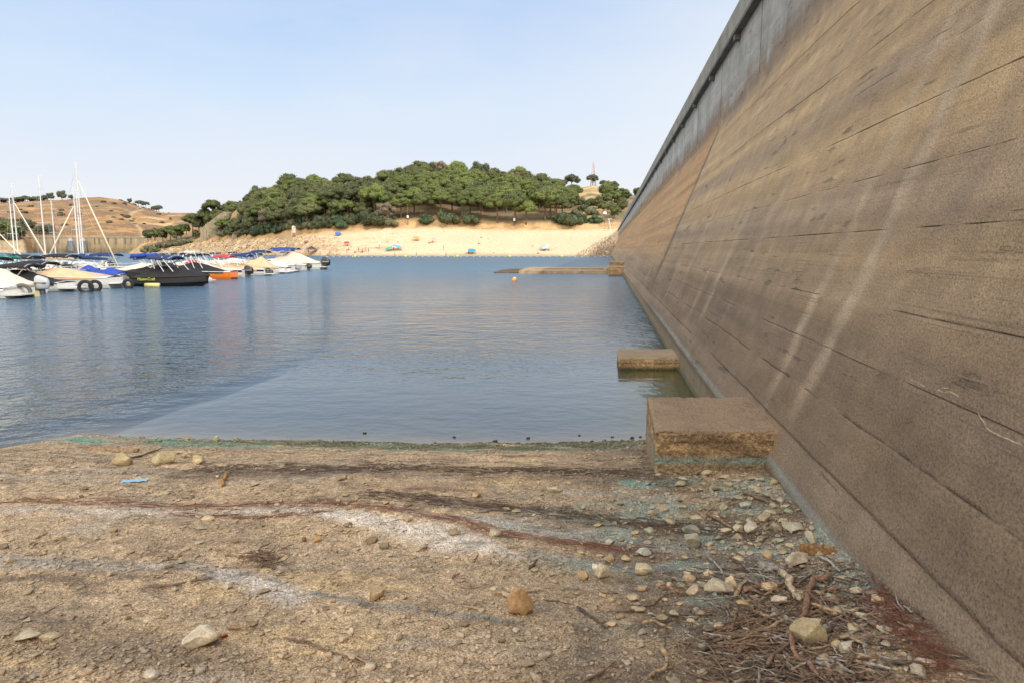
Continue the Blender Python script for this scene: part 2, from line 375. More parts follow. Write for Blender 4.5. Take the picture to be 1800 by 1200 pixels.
wxs = np.concatenate([[-3000, -1500, -600, -200, -80, -40, -20], np.arange(-14, 4, 0.06), [8, 60, 200, 700]]); wys = np.concatenate([[-60, -20, 0, 4], np.arange(6, 14, 0.06), [16, 20, 30, 60, 150, 400, 1000, 3500]])
def wcol(x, y):
    dep = -ground(x, y, False); mud = np.where((np.abs(x) < 20) & (y < 15.5) & (y > 3), np.exp(-np.clip(dep, 0, 9) / 0.10), 0.0)
    return np.repeat(mud[..., None], 3, axis=-1)
water = grid_mesh('lake_water', wxs, wys, lambda x, y: x * 0.0, wcol, M_WATER, False); tag(water, 'rippled blue-grey reservoir water', 'water', kind='structure')

# ================================================================== THE DAM
KX = 0.138
def face_x(z):     # lateral offset of the upstream face at height z
    return np.interp(z, [-3, 0.58, 8.53, 20], [1.85, 1.85, 5.03, 5.03])
def wall_at(px, py):
    d = ray(px, py); lo, hi = 0.3, 600
    for _ in range(60):
        t = (lo + hi) / 2; x, y, z = d.x * t, d.y * t, CAMZ + d.z * t
        if x < float(face_x(z)) + KX * y: lo = t
        else: hi = t
    return Vector((x, y, z))
JO = [1.02, 1.48, 1.95, 2.45, 3.2, 3.85, 4.6, 5.3, 6.1, 6.9, 7.7]
def dam_col(Y, Z):
    n1 = fbm(Y * 0.25, Z * 0.8, 4, 301)[..., None]; n2 = fbm(Y * 1.2, Z * 4, 4, 311)[..., None]; n3 = fbm(Y * 5, Z * 7, 3, 321)[..., None]
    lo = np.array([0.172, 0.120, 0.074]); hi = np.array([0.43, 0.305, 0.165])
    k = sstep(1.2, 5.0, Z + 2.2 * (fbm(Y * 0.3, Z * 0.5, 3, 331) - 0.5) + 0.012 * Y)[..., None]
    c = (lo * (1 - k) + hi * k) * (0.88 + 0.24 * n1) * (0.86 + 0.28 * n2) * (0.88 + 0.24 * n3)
    def over(mask, col, kk=1.0):
        nonlocal c
        mm = np.clip(mask * kk, 0, 1)[..., None]; c = c * (1 - mm) + np.array(col) * mm
    # old water lines: soft level bands
    for zc, w, col, kk in ((3.6, 0.45, (0.23, 0.18, 0.15), 0.45), (2.6, 0.25, (0.33, 0.25, 0.17), 0.35), (5.3, 0.30, (0.27, 0.205, 0.165), 0.5), (6.6, 0.5, (0.46, 0.34, 0.21), 0.35), (1.9, 0.35, (0.20, 0.145, 0.105), 0.45), (0.9, 0.25, (0.31, 0.23, 0.155), 0.55)):
        over(np.exp(-((Z - zc + 0.35 * (fbm(Y * 0.35, Z * 0, 3, int(zc * 50)) - 0.5)) / w) ** 2) * (0.5 + fbm(Y * 0.5, Z * 1.0, 3, int(zc * 70))), col, kk)
    # orange past the expansion joint
    over(sstep(31.5, 34, Y) * sstep(1.8, 3.6, Z) * (0.35 + fbm(Y * 0.9, Z * 0.35, 4, 341)), (0.45, 0.26, 0.115), 0.85)
    over(sstep(30, 60, Y) * sstep(3.4, 1.6, Z), (0.40, 0.31, 0.20), 0.4)
    vs = fbm(Y * 3.0, Z * 0.22, 4, 351)
    over(sstep(0.6, 0.74, vs) * sstep(1.5, 3.5, Z), (0.48, 0.355, 0.21), 0.25)
    over(sstep(0.60, 0.74, fbm(Y * 2.2 + 9, Z * 0.25, 4, 361)) * sstep(2.0, 4.0, Z), (0.25, 0.19, 0.14), 0.3)
    # pale runs of leaked lime
    for yc, w, z0, z1, kk in ((7.25, 0.19, 1.6, 8, 0.85), (8.35, 0.16, 1.5, 8, 0.75), (13.2, 0.22, 2, 8, 0.4), (15.6, 0.3, 1.6, 8, 0.55), (17.4, 0.2, 1.2, 7, 0.5), (21.5, 0.4, 1.8, 8, 0.4), (24.5, 0.25, 1.0, 7, 0.4), (38, 0.5, 1.0, 7.5, 0.4), (44, 0.5, 1.0, 7.5, 0.35), (52, 0.6, 1.0, 7.5, 0.3), (75, 1, 1, 7, .3)):
        dd = np.abs(Y - yc + 0.18 * (fbm(Z * 0.7, Y * 0.01, 3, int(yc * 10)) - 0.5) + 0.05 * (Z - 3))
        over(sstep(1.25, 0.45, dd / w + 0.5 * (fbm(Y * 6, Z * 4, 3, 77) - 0.5)) * sstep(z0 - 0.9, z0 + 0.6, Z) * (0.15 + 1.15 * fbm(Y * 5, Z * 2.5, 4, int(yc * 13))), (0.43, 0.335, 0.225), kk)
    # purple-brown drips where the stain gives way to clean grey concrete
    edge = 8.85 + 1.0 * (fbm(Y * 0.5, Z * 0, 3, 371) - 0.5) + 0.9 * (fbm(Y * 2.5, Z * 0.3, 3, 381) - 0.5) + 0.4 * sstep(20, 90, Y)
    over(sstep(-1.0, 0.1, Z - edge), (0.225, 0.175, 0.14), 0.8)
    over(sstep(0.0, 0.7, Z - edge), (0.42, 0.41, 0.37), 1.0)
    m_ = sstep(0.2, 1.2, Z - edge)
    c = c * (1 + m_[..., None] * 0.7 * (fbm(Y * 1.3, Z * 0.4, 4, 391)[..., None] - 0.5))
    over(np.exp(-(((Y - 7.75) / 0.35) ** 2 + ((Z - 0.85) / 0.3) ** 2)), (0.33, 0.215, 0.10), 0.6)
    # the blue-white tide mark
    over(np.exp(-((Z - 0.64 - 0.03 * (fbm(Y * 2, Z * 0, 3, 401) - 0.5)) / 0.042) ** 2) * (0.35 + 0.7 * fbm(Y * 6, Z * 20, 3, 411)) * sstep(3.9, 5.2, Y) * sstep(40, 20, Y), (0.34, 0.38, 0.35), 0.95)
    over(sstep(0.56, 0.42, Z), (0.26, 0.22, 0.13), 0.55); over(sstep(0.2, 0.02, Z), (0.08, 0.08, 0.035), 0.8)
    return c
M_CONC = {}
def concrete(name, grain=1.0, gouge=1.0, tint=(1, 1, 1)):
    m, nt, b, oc = new_mat(name)
    a = nt.nodes.new('ShaderNodeAttribute'); a.attribute_name = 'Col'
    g = tex(nt, 'noise', oc, 45, 4, rough=0.75); v = tex(nt, 'voronoi', oc, 38)
    d = tex(nt, 'noise', oc, 1.0, 4, (0.6, 0.75, 9.0), 0.65); d2 = tex(nt, 'noise', oc, 1.0, 2, (0.6, 0.9, 2.6))
    broad = tex(nt, 'noise', oc, 2.2, 5, rough=0.65)
    c = mixc(nt, 'MULTIPLY', 1.0, a.outputs['Color'], ramp(nt, [(0.28, 0.46), (0.5, 1.0), (0.75, 1.42)], g.outputs['Fac']))
    c = mixc(nt, 'MULTIPLY', 1.0, c, ramp(nt, [(0.3, 0.84), (0.7, 1.12)], broad.outputs['Fac']))
    c = mixc(nt, 'MULTIPLY', 1.0, c, tint)
    gm = math_(nt, 'MULTIPLY', ramp(nt, [(0.60, 0.0), (0.64, 1.0)], d.outputs['Fac']), ramp(nt, [(0.52, 0.0), (0.64, 0.9)], d2.outputs['Fac']))
    fl_ = tex(nt, 'noise', oc, 1.0, 3, (0.04, 0.08, 14.0)); fb = tex(nt, 'noise', oc, 1.0, 3, (0.3, 0.5, 1.2))
    bl_ = math_(nt, 'MULTIPLY', ramp(nt, [(0.485, 0.0), (0.5, 1.0), (0.515, 0.0)], fl_.outputs['Fac']), ramp(nt, [(0.40, 0.0), (0.6, 0.75)], fb.outputs['Fac']))
    c = mixc(nt, 'MIX', math_(nt, 'MULTIPLY', bl_, gouge * 0.75), c, (0.10, 0.07, 0.05))
    lv = tex(nt, 'noise', oc, 1.0, 3, (0.02, 0.03, 2.4)); c = mixc(nt, 'MULTIPLY', 1.0, c, ramp(nt, [(0.35, 0.84), (0.65, 1.12)], lv.outputs['Fac']))
    gm = math_(nt, 'MULTIPLY', gm, gouge)
    c = mixc(nt, 'MIX', math_(nt, 'MULTIPLY', gm, 0.65), c, (0.09, 0.065, 0.05))
    nt.links.new(c, b.inputs['Base Color']); b.inputs['Roughness'].default_value = 0.93
    n0 = bump(nt, None, math_(nt, 'SUBTRACT', 1.0, gm), 0.8, 0.03)
    n1 = bump(nt, None, ramp(nt, [(0.0, 1.0), (0.5, 0.0)], v.outputs['Distance']), 0.7 * grain, 0.010, n0)
    bump(nt, b, g.outputs['Fac'], 0.9 * min(grain, 1.1), 0.014 * grain, n1)
    return m
M_FACE = concrete('stained_concrete')
dam = thing('dam', 'huge stained concrete dam face leaning away along the right side', 'dam')
Yl = [-15.0]
while Yl[-1] < 350:
    y = Yl[-1]; Yl.append(y + (0.5 if y < 1.5 else max(0.035, 0.012 * y)))
Yl = np.array(Yl)
Zl = sorted(set([-2.0, -0.5, 0.0, 0.1, 0.2, 0.3, 0.4, 0.48, 0.54, 0.58] + list(np.round(np.arange(0.61, 8.53, 0.05), 3)) + [8.53] + [8.6, 8.8, 9.1, 9.5, 10, 10.4, 10.8, 11.2, 11.45] + [j + o for j in JO for o in (-0.006, 0.0, 0.006)]))
Zl = np.array(Zl)
Yg, Zg = np.meshgrid(Yl, Zl)
Xg = face_x(Zg) + KX * Yg
bp = 0.05 * (fbm(Yg * 0.8, Zg * 2.2, 4, 421) - 0.5) + 0.02 * (fbm(Yg * 4, Zg * 9, 3, 431) - 0.5)
lift = np.zeros_like(Zg)
for q, j in enumerate(JO):     # each pour sits a little proud of or behind the next
    lift += (0.012 if q % 2 else -0.010) * (Zg > j + 0.001) * sstep(0.3, 0.6, fbm(Yg * 0.4, Zg * 0, 3, 440 + q))
jm = np.zeros_like(Zg)
for q, j in enumerate(JO):
    on = sstep(0.38, 0.50, fbm(Yg * 0.9 + q * 7, Zg * 0, 4, 450 + q)) * (0.1 + 1.1 * fbm(Yg * 7, Zg * 0, 3, 480 + q))
    jm = np.maximum(jm, (np.abs(Zg - j) < 0.002) * on)
foot = sstep(0.50, 0.7, Zg)
Xg = Xg + (bp + lift) * foot * sstep(9, 8.4, Zg) + jm * 0.035
vj = np.exp(-((Yg - 32.2) / 0.55) ** 2) * sstep(1.0, 2.0, Zg) * sstep(8.6, 8.3, Zg)
Xg = Xg + vj * 0.03 + 0.05 * sstep(32.0, 32.4, Yg) * foot * sstep(9, 8.4, Zg)
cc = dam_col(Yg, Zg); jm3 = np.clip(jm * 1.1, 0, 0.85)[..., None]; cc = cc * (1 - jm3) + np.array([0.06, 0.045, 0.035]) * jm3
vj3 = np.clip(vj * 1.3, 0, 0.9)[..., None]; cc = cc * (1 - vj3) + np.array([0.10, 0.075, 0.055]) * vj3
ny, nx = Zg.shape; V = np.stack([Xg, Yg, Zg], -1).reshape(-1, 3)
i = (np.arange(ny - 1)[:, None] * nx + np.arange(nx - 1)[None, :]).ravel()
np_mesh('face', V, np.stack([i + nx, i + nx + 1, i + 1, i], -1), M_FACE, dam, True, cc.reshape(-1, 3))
M_GREY = mat('grey_concrete', (0.25, 0.245, 0.225), 0.9, 1.2, 0.3, 0.5, 0.02)
M_PARA = mat('parapet_concrete', (0.28, 0.265, 0.22), 0.9, 0.9, 0.35, 0.5, 0.02)
def dambox(mbx, x0, x1, z0, z1, y0, y1):
    vs = [(x + KX * y, y, z) for y in (y0, y1) for (x, z) in ((x0, z0), (x1, z0), (x1, z1), (x0, z1))]
    mbx.add(vs, [(0, 1, 2, 3), (7, 6, 5, 4), (0, 4, 5, 1), (1, 5, 6, 2), (2, 6, 7, 3), (3, 7, 4, 0)])
q = MB(); dambox(q, 4.83, 5.10, 11.42, 12.32, -15, 350); q.build('parapet', M_PARA, dam)
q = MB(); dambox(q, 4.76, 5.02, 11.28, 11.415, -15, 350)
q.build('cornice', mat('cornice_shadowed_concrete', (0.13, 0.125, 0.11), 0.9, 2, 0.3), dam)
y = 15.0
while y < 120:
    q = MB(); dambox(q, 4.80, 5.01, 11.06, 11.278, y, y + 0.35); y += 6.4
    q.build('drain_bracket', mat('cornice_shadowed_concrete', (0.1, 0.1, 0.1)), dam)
q = MB(); dambox(q, 5.11, 9.2, 11.3, 11.75, -15, 350); q.build('crest_road', mat('crest_asphalt', (0.06, 0.06, 0.06), 0.9), dam)
q = MB(); vs = [(x + KX * y, y, z) for y in (-15, 350) for (x, z) in ((5.2, 11.25), (9.2, 11.25), (19, -12), (5.2, -12))]
q.add(vs, [(0, 1, 2, 3), (7, 6, 5, 4), (1, 5, 6, 2), (0, 3, 7, 4)]); q.build('downstream_body', M_GREY, dam)
# thin vertical joints in the grey upper wall
y = 16.0
while y < 130:
    q = MB(); dambox(q, 5.022, 5.05, 8.9, 11.27, y, y + 0.05); y += 8.0
    q.build('joint_strip', mat('joint_dark', (0.12, 0.115, 0.11), 0.9), dam)
# the stone-hard blocks at the toe
def block(y0, y1, x0f, z0, z1, seed, rough=0.03):
    """rough concrete block running out from the face; x0f = outer face offset (same shear as the dam)"""
    n1, n2, n3 = 46, 40, 26; V = []; Fc = []; cols = []
    faces = []
    def patch(pf, nu, nv):
        base = sum(len(v) for v in V); U, W = np.meshgrid(np.linspace(0, 1, nu), np.linspace(0, 1, nv))
        P = pf(U, W); V.append(P.reshape(-1, 3))
        k = (np.arange(nv - 1)[:, None] * nu + np.arange(nu - 1)[None, :]).ravel() + base
        Fc.append(np.stack([k, k + 1, k + nu + 1, k + nu], -1))
    x1 = float(face_x(z1)) + 0.25
    def P(x, y, z): return np.stack([x + KX * y, y, z], -1)
    patch(lambda U, W: P(x0f + (x1 - x0f) * U, y0 + 0 * U, z0 + (z1 - z0) * W), 130, 90)       # front
    patch(lambda U, W: P(x0f + (x1 - x0f) * U, y0 + (y1 - y0) * W, z1 + 0 * U), 130, 110)      # top
    patch(lambda U, W: P(x0f + 0 * U, y1 + (y0 - y1) * U, z0 + (z1 - z0) * W), 110, 90)       # outer side
    patch(lambda U, W: P(x1 + (x0f - x1) * U, y1 + 0 * U, z0 + (z1 - z0) * W), 60, 36)       # back
    V_ = np.concatenate(V); F_ = np.concatenate(Fc)
    # rounded arrises and pitting, by position so that the patches stay joined
    cx, cy = (x0f + x1) / 2 + KX * (y0 + y1) / 2, (y0 + y1) / 2
    x, y, z = V_[:, 0], V_[:, 1], V_[:, 2]
    ex = np.exp(-((x - KX * y - x0f) / 0.022) ** 2); ey = np.exp(-((y - y0) / 0.022) ** 2); ez = np.exp(-((z - z1) / 0.022) ** 2); ey2 = np.exp(-((y - y1) / 0.022) ** 2)
    ch = 0.012 + 0.09 * np.clip(fbm(x * 5, y * 5 + z * 5, 3, seed + 60) - 0.52, 0, 1)
    x = x + ch * ex * np.maximum(ez, np.maximum(ey, ey2)); y = y + ch * ey * np.maximum(ez, ex) - ch * ey2 * np.maximum(ez, ex); z = z - ch * ez * np.maximum(ex, np.maximum(ey, ey2))
    a_ = fbm(x * 5 + z * 3.7, y * 5 - z * 4.1, 4, seed) - 0.5; b_ = fbm(x * 4 - z * 5, y * 6 + z * 5, 4, seed + 7) - 0.5
    c_ = (fbm(x * 34 + z * 21, y * 34 + z * 27, 3, seed + 3) - 0.5) * sstep(z0, z0 + 0.1, z)
    x = x + rough * b_ + 0.02 * c_; y = y + rough * 1.3 * a_ + 0.030 * c_; z = z + rough * 0.7 * (a_ + b_) + 0.016 * c_
    V_ = np.stack([x, y, z], -1)
    c = np.ones((len(V_), 3)) * np.array([0.47, 0.315, 0.165]); c *= ((0.7 + 0.6 * fbm(x * 3 + z * 2, y * 3 + z * 5, 4, seed + 20)) * np.clip(1 + 1.5 * c_, 0.4, 1.6))[:, None]
    def over(mask, col, k=1.0):
        nonlocal c
        mm = np.clip(mask * k, 0, 1)[:, None]; c = c * (1 - mm) + np.array(col) * mm
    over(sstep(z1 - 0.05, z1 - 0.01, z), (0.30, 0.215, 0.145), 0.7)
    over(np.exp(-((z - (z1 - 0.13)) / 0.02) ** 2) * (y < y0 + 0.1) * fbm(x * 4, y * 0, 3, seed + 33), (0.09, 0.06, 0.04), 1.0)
    over(sstep(0.45, 0.7, fbm(x * 2.2, z * 9, 4, seed + 40)), (0.19, 0.12, 0.07), 0.5)
    return V_, F_, c, over
def mk_block(y0, y1, x0f, z0, z1, seed, kind):
    V_, F_, c, over = block(y0, y1, x0f, z0, z1, seed)
    x, y, z = V_.T
    c2 = c
    def ov(mask, col, k):
        nonlocal c2
        mm = np.clip(mask * k, 0, 1)[:, None]; c2 = c2 * (1 - mm) + np.array(col) * mm
    if kind == 1:
        ov(sstep(z1 - 0.05, z1 - 0.01, z), (0.36, 0.26, 0.165), 0.7)
        ov(np.exp(-((z - 0.60) / 0.045) ** 2) * (0.6 + 0.6 * fbm(x * 6, z * 9, 3, 9)), (0.27, 0.38, 0.33), 1.0)
        ov(sstep(0.57, 0.52, z), (0.36, 0.27, 0.15), 0.8)
        ov(np.exp(-(((x - 3.28) / 0.24) ** 2 + ((y - 8.6) / 0.5) ** 2)) * sstep(z1 - 0.06, z1 - 0.02, z) * sstep(0.35, 0.6, fbm(x * 12, y * 8, 3, 12)), (0.27, 0.06, 0.03), 1.0)
    else:
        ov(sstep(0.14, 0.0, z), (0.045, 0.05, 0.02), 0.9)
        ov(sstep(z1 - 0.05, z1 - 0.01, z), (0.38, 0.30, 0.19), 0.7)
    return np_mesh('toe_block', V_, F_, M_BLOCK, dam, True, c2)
M_BLOCK = concrete('coarse_block_concrete', 1.5, 0.3)
fl = at(1152, 832, 0.45); bl = at(1137, 697, 0.95)
Y1 = at(1152, 832, 0.45).y; zt1 = atY(1155, 757, Y1).z
Yb1 = at(1200, 697, zt1).y
X1 = X_of(1152, Y1, 0.7) - KX * Y1
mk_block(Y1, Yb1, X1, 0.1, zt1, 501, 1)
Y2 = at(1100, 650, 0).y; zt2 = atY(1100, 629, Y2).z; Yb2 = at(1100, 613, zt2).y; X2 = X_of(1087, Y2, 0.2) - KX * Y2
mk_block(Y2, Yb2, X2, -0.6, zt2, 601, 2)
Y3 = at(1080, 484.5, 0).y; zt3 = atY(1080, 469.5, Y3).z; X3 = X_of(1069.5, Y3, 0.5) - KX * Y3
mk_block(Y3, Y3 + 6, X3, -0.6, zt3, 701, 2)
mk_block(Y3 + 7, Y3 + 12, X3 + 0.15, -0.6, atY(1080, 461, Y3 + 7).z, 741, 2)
# pale vein of lime creeping out of a crack
def vein(pxs, r, name):
    q = MB(); P = []
    for (a0, b0), (a1, b1) in zip(pxs[:-1], pxs[1:]):
        for k in range(5):
            t = k / 5; P.append((a0 + (a1 - a0) * t + random.uniform(-2, 2), b0 + (b1 - b0) * t + random.uniform(-2, 2)))
    P.append(pxs[-1]); pts = [wall_at(*p) + Vector((0.004, 0, 0)) for p in P]
    q.tube(pts, [r * random.uniform(0.5, 1.5) for _ in pts], 6); return q.build(name, mat('lime_vein', (0.37, 0.29, 0.19), 0.9, 30, 0.4), dam)
vein([(1600, 668), (1640, 684), (1668, 690), (1700, 702), (1716, 716), (1728, 745), (1750, 764), (1800, 782), (1850, 800)], 0.0055, 'lime_vein')
vein([(1655, 684), (1680, 683), (1700, 700)], 0.006, 'lime_vein')

# boat ramp sticking out of the water beyond the blocks
M_RAMP = mat('ramp_concrete', (0.37, 0.27, 0.155), 0.9, 2.5, 0.35, 0.4, 0.03)
ramp_t = thing('boat_ramp', 'low tan concrete ramp slab barely above water beside the dam', 'ramp', (0, 0, 0))
Yr = at(1000, 481.5, 0).y
q = MB()
def ramp_piece(q, pa, pb, Yf, zf, Yb, zb, taper=0.0):
    xa, xb = X_of(pa, Yf), X_of(pb, Yf)
    N = 16
    rings = []
    for k in range(N + 1):
        t = k / N; x = xa + (xb - xa) * t; j = lambda s: random.uniform(-s, s)
        rings.append([(x - (0.0 if k == 0 else 0), Yf + j(.1), -0.5), (x, Yf + j(.1), zf + j(.02)), (x + KX * 3, Yf + 5 + j(.1), zf + .02 + j(.02)), (x + KX * 5, Yf + 5.3 + j(.2), zf + .10 + j(.02)), (x + KX * 15, Yb + j(.3), zb + j(.03)), (x + KX * 16, Yb + .1, -0.5)])
    q.loft(rings, False, True)
ramp_piece(q, 912, 1070, Yr, 0.36, Yr + 15, 0.42)
q.build('slab', M_RAMP, ramp_t)
q = MB(); ramp_piece(q, 868, 911, Yr + 2, 0.10, Yr + 10, 0.34)
q.build('broken_end', mat('ramp_dark_rubble', (0.12, 0.085, 0.05), 0.95, 3, 0.5, 1.0, 0.15), ramp_t)
q = MB(); q.tube([(X_of(940, Yr + 5) , Yr + 5.1, .40), (X_of(1060, Yr + 5), Yr + 5.1, .42)], 0.06, 5); q.build('seam', mat('ramp_seam', (0.11, 0.06, 0.04), 0.9), ramp_t)

#@@FAR0
# ================================================================== FAR SHORE: BEACH, WOODED HILL, GOLDEN HILL
def DS(px): return np.interp(px, [200, 240, 350, 450, 560, 700, 900, 1075, 1300], [455, 430, 400, 352, 312, 300, 292, 285, 275])
def terr(px, Y):
    """height of the wooded peninsula at image column px (azimuth) and distance Y"""
    px = np.asarray(px, float); Y = np.asarray(Y, float)
    ds = DS(px) + 5 * (fbm(px * 0.02, px * 0, 3, 801) - 0.5)
    yt = np.interp(px, [200, 300, 400, 480, 540, 600, 700, 760, 860, 1000, 1060, 1300], [432, 426, 419, 413, 409, 405, 399, 398, 401, 402, 400, 396])
    dt = ds + np.interp(px, [200, 400, 700, 1000], [18, 24, 44, 48]); zt = 3 + (438 - yt) * dt / 1200
    yc = np.interp(px, [200, 250, 300, 340, 370, 400, 430, 480, 540, 600, 650, 700, 760, 840, 900, 950, 1000, 1040, 1100, 1200, 1350], [425, 424, 418, 408, 398, 384, 368, 356, 348, 345, 338, 334, 313, 322, 336, 342, 338, 328, 345, 350, 355])
    dc = dt + np.interp(px, [200, 400, 700, 1350], [40, 80, 125, 130]); zc = 3 + (438 - yc) * dc / 1200
    bank = np.interp(px, [200, 500, 600, 760, 1000, 1060, 1300], [1.5, 2.0, 3.2, 3.2, 2.6, 2, 2])
    t1 = np.clip((Y - ds) / (dt - ds), 0, 1); z = zt * t1 ** 0.95
    t2 = np.clip((Y - dt) / 5, 0, 1); z = z + bank * t2 * (t2 * (3 - 2 * t2))
    t3 = np.clip((Y - dt - 5) / (dc - dt - 5), 0, 1); z = z + (zc - zt - bank) * (t3 ** 0.9)
    z = np.where(Y > dc, zc - (Y - dc) * 0.12, z); z = np.where(Y < ds, (Y - ds) * 0.25, z)
    return z, ds, dt, dc
def terr_xy(x, y):
    px = 900 + F * x / (y * CP)
    z, ds, dt, dc = terr(px, y)
    land = sstep(0, 12, y - ds)
    rocky = sstep(640, 480, px)
    z = z + land * (1.6 * (fbm(x * 0.06, y * 0.06, 4, 811) - 0.5) * sstep(dt - 4, dt + 10, y) + 0.25 * (fbm(x * 0.35, y * 0.35, 4, 821) - 0.5) + rocky * 1.6 * (fbm(x * 0.3, y * 0.3, 4, 823) - 0.5))
    gul = (np.abs(vnoise(x * 0.16, y * 0.03, 831) - 0.5) * 2) ** 0.7       # gullies in the cut bank
    z = z - 1.6 * (1 - gul) * np.exp(-((y - dt - 2) / 4.5) ** 2)
    fade = sstep(205, 262, px)
    return z * fade - 3 * (1 - fade)
def tz(x, y): return float(terr_xy(np.array([x]), np.array([y]))[0])
pxs = np.arange(200, 1330, 3.0); Ys = np.concatenate([np.arange(268, 300, 1.5), np.arange(300, 400, 1.0), np.arange(400, 520, 2.5), np.arange(520, 900, 20)])
Pg, Yg = np.meshgrid(pxs, Ys); Xg = (Pg - 900) / F * Yg * CP; Zg = terr_xy(Xg, Yg)
zz, ds_, dt_, dc_ = terr(Pg, Yg)
sandc = np.array([0.60, 0.465, 0.305]); c = np.ones(Xg.shape + (3,)) * sandc
def over(mask, col, k=1.0):
    global c
    mm = np.clip(mask * k, 0, 1)[..., None]; c = c * (1 - mm) + np.array(col) * mm
c = c * (0.94 + 0.12 * fbm(Xg * 0.1, Yg * 0.1, 3, 841))[..., None]
dsh = Yg - ds_ - 5 * (fbm(Xg * 0.1, Yg * 0.1, 3, 842) - 0.5)
over(sstep(4, 0, dsh), (0.32, 0.25, 0.15), 0.8)
leftr = sstep(660, 470, Pg + 60 * (fbm(Xg * 0.08, Yg * 0.2, 3, 843) - 0.5))
over(leftr * (0.3 + 0.9 * sstep(0.35, 0.65, fbm(Xg * 0.25, Yg * 0.5, 4, 844))), (0.40, 0.29, 0.16), 0.9)
over(leftr * sstep(0.52, 0.66, fbm(Xg * 0.4, Yg * 0.8, 4, 845)), (0.22, 0.165, 0.10), 0.8)
over(sstep(0.62, 0.7, fbm(Xg * 0.12, Yg * 0.5, 4, 846)) * sstep(760, 640, Pg) * sstep(2, 8, dsh), (0.42, 0.29, 0.15), 0.7)
over(sstep(-8, 1, Yg - dt_ + 5 * (fbm(Xg * 0.15, Yg * 0.1, 3, 847) - 0.5)), (0.52, 0.33, 0.145), 0.85)
over(sstep(-3, 3, Yg - dt_) * sstep(0.45, 0.65, fbm(Xg * 0.3, Yg * 0.3, 4, 848)), (0.30, 0.18, 0.085), 0.7)
over(sstep(4, 10, Yg - dt_), (0.20, 0.145, 0.085), 0.85)
over(sstep(4, 12, Yg - dt_) * sstep(0.5, 0.65, fbm(Xg * 0.15, Yg * 0.15, 4, 849)), (0.12, 0.12, 0.045), 0.8)
over(np.exp(-((Pg - 1032) / 34) ** 2) * sstep(10, 25, Yg - dt_) * sstep(0.3, 0.55, fbm(Xg * 0.12, Yg * 0.12, 4, 850)), (0.55, 0.40, 0.18), 0.9)
over(sstep(1035, 1050, Pg) * sstep(0.3, 0.5, fbm(Xg * 0.5, Yg * 0.5, 3, 851)) * sstep(25, 5, Yg - ds_), (0.16, 0.12, 0.08), 0.7)
M_LAND = mat('shore_land', (1, 1, 1), 0.95, 1.2, 0.22, 0.6, 0.15, attr=True)
V = np.stack([Xg, Yg, Zg], -1).reshape(-1, 3); ny, nx = Xg.shape
i = (np.arange(ny - 1)[:, None] * nx + np.arange(nx - 1)[None, :]).ravel(); Fq = np.stack([i, i + 1, i + nx + 1, i + nx], -1)
tag(np_mesh('shore_hillside', V, Fq, M_LAND, None, True, c.reshape(-1, 3)), 'pale sandy beach rising to a brown wooded hillside', 'hillside', kind='structure')

def hill_z(px, Y):
    px = np.asarray(px, float); Y = np.asarray(Y, float)
    yc = np.interp(px, [-700, -200, 0, 60, 120, 180, 215, 250, 290, 340, 400, 520], [380, 362, 359, 357, 355, 350, 355, 366, 376, 377, 388, 400])
    zc = 3 + (438 - yc) * 800 / 1200
    dam_zone = sstep(40, 64, px) * sstep(420, 250, px)
    f0 = 529 + 22 * dam_zone
    t = np.clip((Y - f0 - 3) / (800 - f0 - 3), 0, 1)
    z = np.where(Y < f0, -3.0, np.minimum((Y - f0) * 3, 9.0) + (zc - 9) * (t ** 0.85))
    z = np.where(Y > 800, zc - (Y - 800) * 0.06, z)
    return z
def hz_xy(x, y):
    px = 900 + F * x / (y * CP)
    return hill_z(px, y) + 6 * (fbm(x * 0.012, y * 0.012, 4, 861) - 0.5) * sstep(560, 640, y) + 0.8 * (fbm(x * 0.1, y * 0.1, 3, 862) - 0.5)
pxs = np.arange(-700, 540, 4.0); Ys = np.concatenate([np.arange(520, 560, 2), np.arange(560, 860, 4), np.arange(860, 1500, 20)])
Pg, Yg = np.meshgrid(pxs, Ys); Xg = (Pg - 900) / F * Yg * CP; Zg = hz_xy(Xg, Yg)
c = np.ones(Xg.shape + (3,)) * np.array([0.40, 0.225, 0.085]); c = c * (0.72 + 0.5 * fbm(Xg * 0.02, Yg * 0.02, 4, 871))[..., None]
over(sstep(0.42, 0.56, fbm(Xg * 0.05, Yg * 0.09, 5, 872)), (0.20, 0.115, 0.06), 0.85)
over(sstep(0.52, 0.62, fbm(Xg * 0.14, Yg * 0.22, 4, 879)), (0.14, 0.10, 0.055), 0.6)
over(sstep(0.60, 0.70, fbm(Xg * 0.06, Yg * 0.08, 4, 873)), (0.16, 0.13, 0.08), 0.7)
over(sstep(0.62, 0.75, fbm(Xg * 0.03 + 9, Yg * 0.04, 4, 874)) * sstep(200, 300, Pg), (0.62, 0.42, 0.19), 0.8)
over(np.exp(-((Pg - 243 + 10 * np.sin(Yg * 0.03)) / 3.0) ** 2), (0.58, 0.40, 0.22), 0.7)
over(sstep(536, 532, Yg), (0.42, 0.33, 0.2), 0.9)
V = np.stack([Xg, Yg, Zg], -1).reshape(-1, 3); ny, nx = Xg.shape
i = (np.arange(ny - 1)[:, None] * nx + np.arange(nx - 1)[None, :]).ravel(); Fq = np.stack([i, i + 1, i + nx + 1, i + nx], -1)
tag(np_mesh('golden_hill', V, Fq, mat('hill_land', (1, 1, 1), 0.95, 0.35, 0.3, 0.8, 0.6, attr=True), None, True, c.reshape(-1, 3)), 'dry golden hill spotted with dark scrub behind the marina', 'hill', kind='structure')

